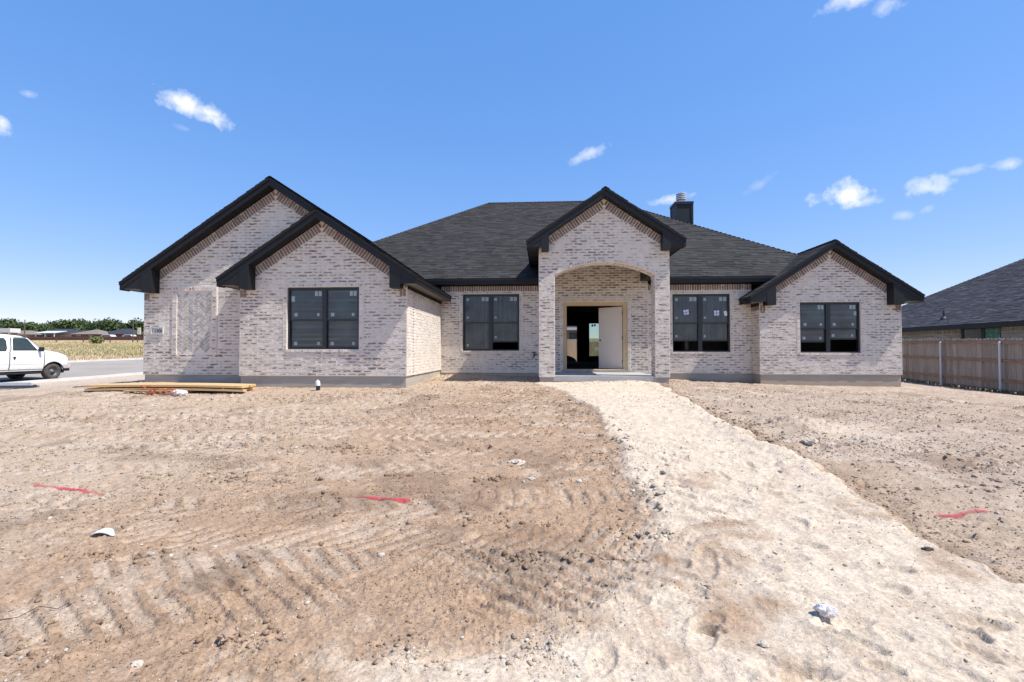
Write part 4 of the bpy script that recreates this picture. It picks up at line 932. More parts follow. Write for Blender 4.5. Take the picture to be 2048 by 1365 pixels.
M['postwhite'] = plain('white_painted_steel', (0.60, 0.60, 0.60), 0.5, 0.08, 4.0)
yy = 17.09-2.39*3
while yy < FY1:
    m = MB(); m.tube([(FXX-.085, yy, gf(yy)-.2), (FXX-.085, yy, ztop(yy)-.14)], 0.032, 12); m.tube([(FXX-.085, yy, ztop(yy)-.14), (FXX-.085, yy, ztop(yy)-.105)], [0.037, 0.015], 12)
    for dz in (-.155, -.755, -1.415): m.tube([(FXX-.085, yy, ztop(yy)+dz-.015), (FXX-.085, yy, ztop(yy)+dz+.015)], 0.037, 12)
    m.build('post', M['postwhite'], F); yy += 2.39
# weeds at its foot
def blades(name, pts, hmin, hmax, w, mats, label, cat, seed=1, n=1, lean=0.35):
    r = np.random.default_rng(seed); m = MB()
    for (x, y, z) in pts:
        for k in range(n):
            h = r.uniform(hmin, hmax); a = r.uniform(0, 6.283); ww = w*r.uniform(.6, 1.3); dx, dy = math.cos(a)*ww/2, math.sin(a)*ww/2; lx, ly = r.normal(0, lean*h, 2); ox, oy = r.normal(0, w*1.2, 2)
            m.add([(x+ox-dx, y+oy-dy, z-.02), (x+ox+dx, y+oy+dy, z-.02), (x+ox+dx*.5+lx*.5, y+oy+dy*.5+ly*.5, z+h*.6), (x+ox+lx, y+oy+ly, z+h)], [(0, 1, 2), (0, 2, 3)], int(r.integers(len(mats))))
    o = m.build(name, mats, None); return tag(o, label, cat, kind='stuff')
M['weed'] = plain('weed_green', (0.075, 0.095, 0.035), 0.8, 0.3, 3.0); M['weed2'] = plain('weed_dry', (0.17, 0.135, 0.075), 0.85, 0.3, 3.0)
wp = []
for i in range(900):
    yy = rng.uniform(13, 26); xx = FXX-rng.gamma(1.4, .10)-.02; wp.append((xx, yy, gf(yy)))
blades('weeds', wp, .03, .17, .03, [M['weed'], M['weed2'], M['weed2']], 'low weeds and dead grass along the foot of the fence', 'weeds', 3, 3)

NB = empty('neighbour_house', (22, 22, -0.8), 'neighbouring house with blue grey shingle roof behind the picket fence', 'house')
NE, NZ, NS, NYF, NYN = 18.5, 1.80, 0.60, 31.5, 4.0; ncs = math.sqrt(1+NS*NS)
def ndeck(p): return deck(p, 'roof', 'shingle2', .03, NB)
RUN = 8.0
nroof = ndeck([(NE, NYN, NZ), (NE, NYF, NZ), (NE+RUN, NYF-RUN, NZ+NS*RUN), (NE+RUN, NYN+2, NZ+NS*RUN)])
ndeck([(NE, NYF, NZ), (NE+2*RUN, NYF, NZ), (NE+RUN, NYF-RUN, NZ+NS*RUN)]); ndeck([(NE+2*RUN, NYN, NZ), (NE+2*RUN, NYF, NZ), (NE+RUN, NYF-RUN, NZ+NS*RUN), (NE+RUN, NYN+2, NZ+NS*RUN)])
TABS = []
tabs((NE, 0, NZ), (0, 1, 0), (1, 0, NS), lambda d: [(NYN, NYF-d/ncs)], RUN*ncs, 0, mat='shingle2')
TN = [x[:7]+((1 if 16 < x[0].y < 25 and x[0].z < 4 else 0),)+x[8:] for x in TABS]
make_tabs(TN, 220, nroof, NB)
B('fascia', M['black'], NB, (NE, NE+.025, NYN, NYF, NZ-.21, NZ-.015)); B('soffit', M['black'], NB, (NE+.0255, NE+.4, NYN, NYF, NZ-.20, NZ-.185))
B('fascia', M['black'], NB, (NE, NE+2*RUN, NYF-.025, NYF, NZ-.21, NZ-.016))
M['nmortar'] = plain('grey_mortar', (0.40, 0.38, 0.35), 0.95, 0.1, 5.0)
M['nbrick'] = brick_mat('tan_brick', 0.05, [(0.27, 0.25, 0.195), (0.33, 0.31, 0.245), (0.24, 0.225, 0.18)])
NX = NE+.40; NW = [(21.87, 22.83, 0.3, 1.59), (21.0, 21.80, 0.3, 1.59)]
m = MB()
for (a, b, c, d) in ((NYN, 20.95, -1, 1.62), (22.88, NYF-.3, -1, 1.62), (20.95, 22.88, -1, .25)): m.box(NX, NX+.15, a, b, c, d)
m.box(NX+.15, NX+15, NYN, NYF-.3, -1, 1.60); m.build('wall', M['nmortar'], NB)
PIECES = []
courses((NX, 0, 0), (0, 1, 0), (-1, 0, 0), 0.6, 1.40, lambda z: [(12.0, 20.95), (22.88, 30.0)], 'nbrick', .006)
for (a, b) in ((12.0, 20.95), (22.88, 30.0)): soldiers((NX, a, 1.40), (NX, b, 1.40), (0, 0, 1), (-1, 0, 0), .2, 'nbrick', .077, .006, 0)
J = MB(); juv = []
for (c, (w, h), sv, up, nv, mk, pr, wt) in PIECES:
    juv += [(x, y_) for x, y_, z in pv[0]]
    J.add([c+sv*(x*w)+up*(y_*h)+nv*(z*pr) for x, y_, z in pv[0]], [(4, 5, 6, 7), (0, 1, 5, 4), (1, 2, 6, 5), (2, 3, 7, 6), (3, 0, 4, 7)])
jo = tag(J.build('bricks', M['nbrick'], NB), kind='stuff'); put_uv(jo.data, juv)
t = NT('green_tinted_pane'); n = t.noise((1.0, 5.0, 9.0), 3); M['npane'] = t.fin(t.ramp(n, [(0.4, (0.05, 0.075, 0.06)), (0.7, (0.09, 0.12, 0.10))]), 0.15, spec=0.5)
t = NT('green_film_pane'); n = t.noise((1.0, 7.0, 7.0), 4); M['npane2'] = t.fin(t.ramp(n, [(0.45, (0.02, 0.14, 0.085)), (0.64, (0.05, 0.24, 0.16)), (0.7, (0.3, 0.45, 0.38))]), 0.25, spec=0.5)
for (w, pm) in zip(NW, ('npane', 'npane2')):
    wd = B('window', M['winframe'], NB, (NX+.01, NX+.1, w[0]-.05, w[0]+.03, w[2], w[3]+.03), (NX+.01, NX+.1, w[1]-.04, w[1]+.05, w[2], w[3]+.03), (NX+.02, NX+.1, w[0]+.03, w[1]-.04, w[3]-.01, w[3]+.03))
    B('pane', M[pm], wd, (NX+.05, NX+.06, w[0]+.03, w[1]-.04, w[2], w[3]-.01))
vp = MB(); vx, vy = NE+.62, 24.05; vz = NZ+NS*.62
vp.tube([(vx, vy, vz-.1), (vx, vy, vz+.36)], .036, 10); vp.tube([(vx, vy, vz-.02), (vx, vy, vz+.09)], [.14, .05], 10); vp.build('roof_vent', M['hinge'], NB)

# ------------------------------------------------------------------ seen through the house: back fence and a house beyond
F2 = empty('back_fence', (2.5, 33, -.2), 'fresh tan board fence seen through the open front door', 'fence')
for i in range(-6, 30):
    x = 0.2+i*.146; h = 1.42+random.uniform(-.01, .01)
    if x > 2.75: h -= .25
    B('picket', M['newwood'], F2, (x, x+.14, 33, 33.018, -.3, h))
for z in (.2, .75, 1.25): B('rail', M['newwood'], F2, (-.8, 4.7, 33.018, 33.056, z-.09, z))
BH = empty('far_brick_house', (3, 40, -.2), 'brick house with pale eave glimpsed through the open doorway', 'house')
M['mauve'] = plain('mauve_brick', (0.30, 0.19, 0.16), 0.9, 0.15, 6.0)
B('wall', M['mauve'], BH, (-2, 3.1, 40, 46, -.4, 2.35)); B('fascia', M['plate'], BH, (-2.4, 3.5, 39.6, 39.64, 2.33, 2.55))
wdw = B('window', M['winframe'], BH, (2.30, 2.90, 39.95, 39.99, .9, 2.1)); B('pane', M['npane'], wdw, (2.36, 2.84, 39.94, 39.949, 1.4, 2.05))
m = MB(); m.prism([(-2.5, 39.6, 2.55), (3.6, 39.6, 2.55), (2.2, 43, 4.6), (-1.4, 43, 4.6)], (0, .05, -.03)); m.build('roof', M['shingle'], BH)
tb = MB(); n = 14
pr = [(1.25+.80*(math.cos(math.pi*k/n)), .02+.40*math.sin(math.pi*k/n)) for k in range(n+1)]
tb.prism([(a, 28.3, b-.05) for a, b in pr], (0, 1.0, 0)); tag(tb.build('plastic_barrel', M['hinge'], None, bevel=.02), 'black rounded tub lying beyond the open front door', 'tub')

# ------------------------------------------------------------------ the van
VX, VYF, VZ = -23.45, 21.60, -0.702
V = empty('van', (VX, VYF-2.5, VZ), 'white full size van parked on the street, dusty below the doors', 'van')
t = NT('white_van_paint'); 
sep = t.n('ShaderNodeSeparateXYZ'); t.l(t.geo.outputs['Position'], sep.inputs[0])
dz = t.math('MULTIPLY', t.ramp(t.math('ADD', t.math('SUBTRACT', sep.outputs['Z'], VZ), t.math('MULTIPLY', t.noise(3.0, 4), .25)), [(0.50, 0.75), (0.95, 0.0)]), t.noise((9.0, 9.0, 4.0), 4))
c = t.mix(dz, (0.80, 0.80, 0.80), (0.40, 0.33, 0.25)); M['vanpaint'] = t.fin(c, 0.28, spec=0.5)
M['tyre'] = plain('dusty_tyre', (0.075, 0.068, 0.060), 0.9, 0.3, 8.0); M['steelwheel'] = plain('steel_wheel', (0.11, 0.11, 0.11), 0.5, 0.2, 8.0, 0.5, 0.4)
M['vanglass'] = plain('van_glass', (0.035, 0.05, 0.048), 0.06, 0.2, 1.2, 0.6); M['rubber'] = plain('black_rubber', (0.02, 0.02, 0.022), 0.6, 0.1, 6.0); M['bumper'] = plain('dusty_bumper', (0.42, 0.40, 0.38), 0.4, 0.15, 4.0, 0.5, 0.0)
M['lamp'] = plain('headlamp_lens', (0.55, 0.57, 0.58), 0.1, 0.05, 4.0, 0.6)
WY = (-0.78, -4.32); WR = 0.375
def vtop(y):
    return float(np.interp(-y, [0.0, .05, .14, .55, 1.05, 1.20, 1.92, 2.1, 2.6, 5.4, 5.55, 5.62], [.96, 1.09, 1.15, 1.28, 1.365, 1.40, 1.95, 2.01, 2.05, 2.05, 2.0, 1.88]))
def vbot(y):
    b = .44
    for w in WY:
        d = abs(y-w)
        if d < .47: b = max(b, WR+math.sqrt(max(0, .47**2-d*d))*0.98-.02)
    return b
def vhw(z):
    return float(np.interp(z, [.40, .62, .85, 1.08, 1.28, 1.90, 2.02], [.93, .985, 1.0, .995, .98, .875, .80]))
def taper(y): return float(np.interp(-y, [0, .08, .25, .9, 5.2, 5.62], [.86, .93, .965, 1.0, 1.0, .97]))
st = sorted(set([0, -.05, -.14, -.3, -.55, -.8, -1.05, -1.2, -1.45, -1.7, -1.92, -2.1, -2.35, -2.6, -3, -3.5, -5.0, -5.4, -5.55, -5.62]+[w+.47*k/8 for w in WY for k in range(-8, 9)]), reverse=True)
m = MB(); R = []
for y in st:
    zt, zb, tp_ = vtop(y), vbot(y), taper(y)
    L = [(vhw(zb), zb), (vhw(max(zb+.01, .62)), max(zb+.01, .62)), (1.0, max(zb+.03, .85)), (.997, max(zb+.05, min(1.08, zt-.10)))]
    if zt > 1.36: L += [(.98, 1.28), (vhw(zt-.12), zt-.12), (vhw(zt-.12)-.07, zt-.035), (.55, zt-.006), (0, zt)]
    else: L += [(.965, max(zb+.06, zt-.055)), (.91, max(zb+.065, zt-.02)), (.80, max(zb+.07, zt-.008)), (.5, max(zb+.07, zt)), (0, max(zb+.07, zt+.01))]
    ring_ = [(VX+a*tp_, VYF+y, VZ+b) for a, b in L]+[(VX-a*tp_, VYF+y, VZ+b) for a, b in L[-2::-1]]
    R.append(ring_)
nn = len(R[0])
for r_ in R: m.v.extend(r_)
for i in range(len(R)-1):
    for k in range(nn-1): m.f.append((i*nn+k, i*nn+k+1, (i+1)*nn+k+1, (i+1)*nn+k)); m.mi.append(0)
m.f.append(tuple(range(nn))[::-1]); m.mi.append(0); m.f.append(tuple((len(R)-1)*nn+k for k in range(nn))); m.mi.append(0)
m.build('body', M['vanpaint'], V, smooth=True)
B('underbody', M['rubber'], V, (VX-.85, VX+.80, VYF-5.5, VYF-.12, VZ+.30, VZ+.80))
def patch(name, mat, poly, off, parent, nz_=6, side=1):
    """panel that follows the van's side; poly lists (y_front, y_rear, z) rows from the bottom up"""
    m = MB(); zs = np.linspace(poly[0][2], poly[-1][2], nz_); ny = 8
    for z in zs:
        a = np.interp(z, [p[2] for p in poly], [p[0] for p in poly]); b = np.interp(z, [p[2] for p in poly], [p[1] for p in poly])
        for k in range(ny+1):
            y = a+(b-a)*k/ny; m.v.append((VX+side*(vhw(z)*taper(y)+off), VYF+y, VZ+z))
    for i in range(nz_-1):
        for k in range(ny): m.f.append((i*(ny+1)+k, i*(ny+1)+k+1, (i+1)*(ny+1)+k+1, (i+1)*(ny+1)+k)); m.mi.append(0)
    # rim so the panel has an edge
    return m.build(name, mat, parent, smooth=True)
def door_panel(poly, glass, handle_y):
    patch('door_gap', M['rubber'], [(a+.022, b-.022, z+(.0 if i else -.02)) for i, (a, b, z) in enumerate(poly)], .005, V, 12)
    d = patch('door', M['vanpaint'], poly, .010, V, 12)
    patch('window_seal', M['rubber'], [(a+.03, b-.03, z+(-.03 if i == 0 else .03 if i == len(glass)-1 else 0)) for i, (a, b, z) in enumerate(glass)], .014, d)
    patch('window', M['vanglass'], glass, .019, d)
    if handle_y: B('handle', M['rubber'], d, (VX+1.0, VX+1.03, VYF+handle_y-.05, VYF+handle_y+.05, VZ+1.03, VZ+1.075)); B('handle', M['rubber'], d, (VX+1.0, VX+1.025, VYF+handle_y-.035, VYF+handle_y+.03, VZ+.96, VZ+1.02))
    return d
door_panel([(-1.24, -2.62, .52), (-1.22, -2.60, 1.28), (-1.34, -2.54, 1.40), (-1.86, -2.50, 1.90)], [(-1.50, -2.47, 1.37), (-1.66, -2.44, 1.54), (-1.93, -2.41, 1.89)], -2.45)
door_panel([(-2.66, -3.62, .52), (-2.64, -3.62, 1.28), (-2.58, -3.62, 1.40), (-2.54, -3.62, 1.90)], [(-2.80, -3.50, 1.34), (-2.74, -3.55, 1.40), (-2.74, -3.55, 1.78), (-2.82, -3.50, 1.84)], -3.52)
patch('window', M['vanglass'], [(-3.85, -5.2, 1.34), (-3.85, -5.2, 1.84)], .006, V)
m = MB(); m.prism([(VX-.86, VYF-1.24, VZ+1.405), (VX+.86, VYF-1.24, VZ+1.405), (VX+.76, VYF-1.88, VZ+1.91), (VX-.76, VYF-1.88, VZ+1.91)], (0, .02, .03)); m.build('windscreen', M['vanglass'], V)
patch('body_crease', M['bumper'], [(-1.3, -3.6, .735), (-1.3, -3.6, .755)], .013, V, 2)
patch('wing_gap', M['rubber'], [(-1.19, -1.205, .56), (-1.19, -1.205, 1.30)], .006, V, 8)
def lathe(c, prof, n=28):
    m = MB()
    for (r_, x) in prof:
        for k in range(n): a = 2*math.pi*k/n; m.v.append((c[0]+x, c[1]+r_*math.cos(a), c[2]+r_*math.sin(a)))
    for i in range(len(prof)-1):
        for k in range(n): m.f.append((i*n+k, i*n+(k+1) % n, (i+1)*n+(k+1) % n, (i+1)*n+k)); m.mi.append(0)
    return m
for sd_ in (1, -1):
    for w in WY:
        c = (VX+sd_*.86, VYF+w, VZ+WR); f = sd_
        wh = lathe(c, [(.21, -.12*f), (.30, -.125*f), (.355, -.11*f), (WR, -.06*f), (WR, .06*f), (.355, .11*f), (.30, .128*f), (.215, .118*f), (.20, .09*f)]).build('wheel', M['tyre'], V, smooth=True)
        lathe(c, [(.212, .116*f), (.195, .085*f), (.17, .05*f), (.135, .045*f), (.12, .075*f), (.07, .085*f), (.06, .12*f), (.001, .125*f)]).build('rim', M['steelwheel'], wh, smooth=True)
        hb = MB()
        for k in range(8): a = 2*math.pi*k/8; hb.tube([(c[0]+.07*f, c[1]+.10*math.cos(a), c[2]+.10*math.sin(a)), (c[0]+.095*f, c[1]+.10*math.cos(a), c[2]+.10*math.sin(a))], .012, 6)
        hb.build('lug_nuts', M['rubber'], wh)
    for w in WY:
        m = MB(); pts = [(VX+sd_*.985, VYF+w+.475*math.cos(a), VZ+WR-.02+.47*math.sin(a)) for a in np.linspace(0.1, math.pi-.1, 16)]; m.tube(pts, .022, 6); m.build('arch_trim', M['rubber'], V)
m = MB(); m.prism([(VX-.98, VYF-.32, VZ+.50), (VX-.98, VYF+.06, VZ+.50), (VX+.98, VYF+.06, VZ+.50), (VX+.98, VYF-.32, VZ+.50)], (0, 0, .21)); m.build('bumper', M['bumper'], V, bevel=.03)
B('air_dam', M['rubber'], V, (VX-.92, VX+.92, VYF-.3, VYF+.03, VZ+.38, VZ+.498))
B('grille', M['rubber'], V, (VX-.55, VX+.55, VYF-.05, VYF+.012, VZ+.74, VZ+.98))
for s_ in (-1, 1): B('headlight', M['lamp'], V, (VX+s_*.58, VX+s_*.875, VYF-.16, VYF+.008, VZ+.76, VZ+1.0), bevel=.02)
m = MB(); m.tube([(VX-.6, VYF-.10, VZ+1.06), (VX-.6, VYF+.10, VZ+1.12), (VX-.6, VYF+.14, VZ+1.0), (VX-.6, VYF+.13, VZ+.82)], .03, 8); m.tube([(VX+.6, VYF-.10, VZ+1.06), (VX+.6, VYF+.10, VZ+1.12), (VX+.6, VYF+.14, VZ+1.0), (VX+.6, VYF+.13, VZ+.82)], .03, 8)
m.tube([(VX-.6, VYF+.10, VZ+1.12), (VX+.6, VYF+.10, VZ+1.12)], .03, 8); m.tube([(VX-.6, VYF+.13, VZ+.84), (VX+.6, VYF+.13, VZ+.84)], .03, 8); m.build('grille_guard', M['rubber'], V, smooth=True)
B('running_board', M['rubber'], V, (VX+.86, VX+1.03, VYF-3.75, VYF-1.32, VZ+.33, VZ+.39), bevel=.01)
mi = B('mirror', M['rubber'], V, (VX+1.0, VX+1.2, VYF-1.48, VYF-1.38, VZ+1.30, VZ+1.50), bevel=.03); B('mirror_glass', M['vanglass'], mi, (VX+1.03, VX+1.17, VYF-1.49, VYF-1.482, VZ+1.33, VZ+1.47))
m = MB(); m.tube([(VX+.55, VYF-2.75, VZ+2.0), (VX+.55, VYF-2.75, VZ+2.06), (VX+.55, VYF-2.75, VZ+2.10), (VX+.55, VYF-2.75, VZ+2.30), (VX+.55, VYF-2.75, VZ+2.36)], [.08, .05, .075, .07, .02], 12); m.build('roof_beacon', M['postwhite'], V, smooth=True)

# ------------------------------------------------------------------ lumber on a pallet in front of the garage
M['lumber'] = wood_mat('yellow_pine', [(0.60, 0.40, 0.19), (0.68, 0.47, 0.24), (0.55, 0.355, 0.165), (0.72, 0.51, 0.28)], (1.5, 30.0, 30.0))
M['palletwood'] = wood_mat('pallet_wood', [(0.45, 0.31, 0.17), (0.52, 0.37, 0.22)], (4.0, 20.0, 20.0))
LX0, LX1, LY0, LY1 = -10.62, -6.80, 10.55, 11.26; LZ = -.385
P_ = empty('pallet', (-8.7, 10.6, LZ), 'small wooden pallet propping up the stack of yellow boards', 'pallet')
for k in range(3): B('bearer', M['palletwood'], P_, (-9.45+k*.62, -9.36+k*.62, 10.38, 11.2, LZ-.03, LZ+.085))
for k in range(4): B('deck_board', M['palletwood'], P_, (-9.52, -8.06, 10.38+k*.23, 10.50+k*.23, LZ+.086, LZ+.106))
bl_ = None
for layer in range(2):
    for k in range(5):
        w = .1395; y0 = LY0+k*.1405+random.uniform(-.003, .003); x0 = LX0+random.uniform(-.03, .05)-.035*k-(0.03 if layer == 0 else 0); L = 3.84+random.uniform(-.04, .04)
        z0 = LZ+.108+layer*.072; sag = .03
        m = MB(); n = 8
        for i in range(n+1):
            x = x0+L*i/n; zz = z0-sag*((x-(LX0+LX1)/2)/2.0)**2*(1 if layer == 0 else .9)+(layer*.004)
            m.v += [(x, y0, zz), (x, y0+w, zz), (x, y0+w, zz+.048), (x, y0, zz+.048)]
        for i in range(n):
            for q in range(4): a = i*4+q; b = i*4+(q+1) % 4; m.f.append((a, a+4, b+4, b)); m.mi.append(0)
        m.f += [(0, 1, 2, 3), (n*4+3, n*4+2, n*4+1, n*4)]; m.mi += [0, 0]
        o = m.build('lumber_board', M['lumber'], None)
        tag(o, ('frontmost', 'second from front', 'middle', 'second from back', 'rearmost')[k]+' yellow pine board in the '+('top' if layer else 'bottom')+' layer of the lumber stack', 'board', 'boards of the lumber stack')
for (x, lab) in ((LX0+.45, 'short wooden sticker between board layers near the left end of the lumber'), (LX1-.5, 'short wooden sticker between board layers near the right end of the lumber')): tag(B('sticker_batten', M['palletwood'], None, (x, x+.05, LY0+.02, LY1-.02, LZ+.1565-.03*((x+8.7)/2)**2, LZ+.1795-.03*((x+8.7)/2)**2)), lab, 'batten')
M['orange'] = plain('orange_strap', (0.75, 0.16, 0.05), 0.6, 0.15, 8.0); M['film'] = plain('clear_wrap', (0.66, 0.615, 0.565), 0.25, 0.15, 20.0, 0.5)
def sheetribbon(name, pts, w, mat, label, cat, th=.0025):
    m = MB(); P = [Vector(p) for p in pts]; a_, b_ = [], []
    for i, p in enumerate(P):
        t_ = (P[min(i+1, len(P)-1)]-P[max(0, i-1)]).normalized(); s_ = t_.cross(Vector((random.uniform(-.3, .3), .3, 1))).normalized()*w/2; a_.append(p+s_); b_.append(p-s_)
    n = len(P); m.add(a_+b_+[q+Vector((0, 0, th)) for q in a_]+[q+Vector((0, 0, th)) for q in b_], [(i, i+1, n+i+1, n+i) for i in range(n-1)]+[(2*n+i, 3*n+i, 3*n+i+1, 2*n+i+1) for i in range(n-1)]+[(i, 2*n+i, 2*n+i+1, i+1) for i in range(n-1)]+[(n+i, n+i+1, 3*n+i+1, 3*n+i) for i in range(n-1)])
    return tag(m.build(name, mat), label, cat)
r_ = random.Random(4)
for k, (xx, lab) in enumerate(((-8.85, 'orange packing strap hanging in a loop over the front edge of the lumber'), (-8.6, 'orange packing strap curled on the dirt under the lumber'), (-8.4, 'orange packing strap trailing from the pallet towards the crumpled wrap'))):
    pts = []; x, yv, z = xx-.25, 9.98, LZ+(.20 if k == 0 else .05)
    for i in range(22):
        a = i*.55+k; pts.append((xx+.26*math.sin(a*.7+k)+.02*i-.2, 10.36-.06*math.sin(a*.9)-.05*k, max(gz1(xx, 10.35)+.02, LZ+.08+.09*math.sin(a*1.1)+(.06 if k == 0 else 0))))
    sheetribbon('packing_strap', pts, .022, M['orange'], lab, 'strap')
def crumple(name, c, r, mat, label, cat, seed, sq=(1, 1, .6), n=14):
    rr = np.random.default_rng(seed); m = MB(); ph = rr.uniform(0, 6.28, 24); fr = rr.integers(2, 7, 24)
    for i in range(n+1):
        th = math.pi*i/n
        for k in range(2*n):
            p = math.pi*k/n; d = 1+sum(.085*math.sin(fr[q]*p+ph[q]+fr[23-q]*th) for q in range(8))*math.sin(th)+rr.normal(0, .035)
            m.v.append((c[0]+r*sq[0]*d*math.sin(th)*math.cos(p), c[1]+r*sq[1]*d*math.sin(th)*math.sin(p), c[2]+r*sq[2]*d*math.cos(th)))
    for i in range(n):
        for k in range(2*n): m.f.append((i*2*n+k, (i+1)*2*n+k, (i+1)*2*n+(k+1) % (2*n), i*2*n+(k+1) % (2*n))); m.mi.append(0)
    return tag(m.build(name, mat), label, cat)
crumple('plastic_wrap', (-8.12, 10.32, gz1(-8.12, 10.32)+.06), .13, M['film'], 'crumpled clear plastic wrap on the dirt beside the orange straps', 'plastic', 3, (1.25, .7, .6))
# cleanout pipe by the garage slab
M['pvc'] = plain('white_pvc', (0.78, 0.78, 0.76), 0.4, 0.04, 5.0)
cp = empty('cleanout_pipe', (-5.30, 11.12, -.32), 'white capped drain pipe with black collar in front of the garage slab', 'pipe')
m = MB(); m.tube([(-5.30, 11.12, -.6), (-5.30, 11.12, -.20)], .045, 16); m.build('collar', M['rubber'], cp)
m = MB(); m.tube([(-5.30, 11.12, -.20), (-5.31, 11.12, -.115), (-5.31, 11.12, -.085)], [.053, .053, .042], 16); m.tube([(-5.31, 11.12, -.085), (-5.31, 11.12, -.06)], .022, 6); m.build('cap', M['pvc'], cp)
# metal strips lying at the left edge
for k in range(7):
    z = gz1(-16.4, 13.9)+.02+.022*k; x0, x1 = -19.0-.1*k+random.uniform(-.2, .2), -15.75-.11*k+random.uniform(-.12, .12); yb = 13.9+random.uniform(-.10, .10)
    m = MB(); m.prism([(x0, yb, z), (x1, yb+.28+.05*k, z), (x1, yb+.37+.05*k, z), (x0, yb+.09, z)], (0, 0, .018)); m.prism([(x0, yb, z+.018), (x1, yb+.28+.05*k, z+.018), (x1, yb+.284+.05*k, z+.018), (x0, yb+.004, z+.018)], (0, 0, .025))
    tag(m.build('metal_strip', M['galv'] if k > 3 else M['steelwheel']), ('bottom dark', 'second lowest dark', 'third lowest dark', 'uppermost dark', 'lowest bright', 'second bright', 'topmost bright')[k]+' metal strip of the scrap pile by the kerb', 'metal strip', 'scrap strips by the kerb')

# ------------------------------------------------------------------ marks and litter on the dirt
t = NT('red_marking_paint'); n = t.math('ADD', t.math('MULTIPLY', t.noise(26.0, 5, .7), .6), t.math('MULTIPLY', t.noise(120.0, 3, .7), .4))
at = t.n('ShaderNodeAttribute', attribute_name='cover'); cov = t.ramp(t.math('ADD', t.math('SUBTRACT', n, .5), t.math('MULTIPLY', at.outputs['Fac'], .75)), [(0.28, 0.0), (0.66, 0.72)])
t.b.inputs['Base Color'].default_value = (0.50, 0.045, 0.07, 1); t.b.inputs['Roughness'].default_value = .9; t.l(cov, t.b.inputs['Alpha']); M['redpaint'] = t.m
def paint(pts, w, label, dens=1.0):
    P = np.array(pts, float); L = np.concatenate([[0], np.cumsum(np.linalg.norm(np.diff(P, axis=0), axis=1))]); nl = max(20, int(L[-1]/.012)); nw = 12
    s = np.linspace(0, L[-1], nl); cx = np.interp(s, L, P[:, 0]); cy = np.interp(s, L, P[:, 1]); tx = np.gradient(cx); ty = np.gradient(cy); q = np.hypot(tx, ty); nx, ny = -ty/q, tx/q
    X = []; Y = []; A_ = []
    for i in range(nl):
        for k in range(nw+1):
            o = (k/nw-.5)*2; X.append(cx[i]+nx[i]*o*w); Y.append(cy[i]+ny[i]*o*w); e = min(i, nl-1-i)/6.0; A_.append(max(0, 1-abs(o)**1.6)*min(1, e)*dens*(.75+.25*math.sin(i*.13+cx[0]*9)))
    Z = gz(np.array(X), np.array(Y))+.006
    me = bpy.data.meshes.new('paint_mark'); me.from_pydata([tuple(v) for v in zip(X, Y, Z)], [], [(i*(nw+1)+k, i*(nw+1)+k+1, (i+1)*(nw+1)+k+1, (i+1)*(nw+1)+k) for i in range(nl-1) for k in range(nw)])
    ca = me.attributes.new('cover', 'FLOAT', 'POINT'); ca.data.foreach_set('value', np.array(A_, np.float32)); me.materials.append(M['redpaint'])
    o = bpy.data.objects.new('paint_mark', me); COL.objects.link(o); return tag(o, label, 'paint mark')
paint([(-4.62, 4.09), (-4.35, 4.06), (-4.05, 3.97), (-3.72, 3.91)], .045, 'thin red spray paint line on the pale dirt at far left', 1.2)
paint([(-1.56, 3.85), (-1.42, 3.865), (-1.2, 3.83), (-0.99, 3.84)], .046, 'thick red spray paint dash on the brown dirt left of the sand bed', 1.25)
paint([(2.98, 3.89), (3.14, 3.88), (3.3, 3.92), (3.45, 3.90)], .045, 'red spray paint dash on the grey dirt right of the sand bed', 1.4)
paint([(1.62, 3.80), (1.72, 3.86), (1.80, 3.80)], .05, 'faint red overspray spot in the middle of the sand bed', .55)
# curved shard of white plastic
m = MB(); n = 16; g0 = gz1(-2.9, 3.05)
for i in range(n+1):
    u = i/n; x = -2.98+.15*u; hgt = .036*math.sin(math.pi*u)**.7+.006
    for k in range(5): v = k/4; m.v.append((x+.012*math.sin(v*3), 3.02+.075*v*math.sin(math.pi*min(.97, u+.06))**.5, g0+hgt*(.25+.75*math.sin(math.pi*(.15+.8*v)))))
for i in range(n):
    for k in range(4): m.f.append((i*5+k, i*5+k+1, (i+1)*5+k+1, (i+1)*5+k)); m.mi.append(0)
o = m.build('plastic_shard', M['pvc'], None, smooth=True); so = o.modifiers.new('thick', 'SOLIDIFY'); so.thickness = .004; tag(o, 'curved white plastic shard lying on the dirt at left', 'shard')
crumple('plastic_bag', (1.30, 2.31, gz1(1.3, 2.31)+.022), .036, M['film'], 'crumpled white plastic scrap on the pale sand near the camera', 'plastic', 8, (1.1, .9, .75))
M['stone'] = plain('pale_limestone', (0.50, 0.43, 0.345), 0.95, 0.15, 25.0, 0.1, bump=.004); M['clod'] = plain('dirt_clod', (0.33, 0.235, 0.165), 0.97, 0.2, 25.0, 0.1, bump=.004); M['darkclod'] = plain('dark_clod', (0.09, 0.075, 0.06), 0.97, 0.2, 25.0, 0.1, bump=.004)
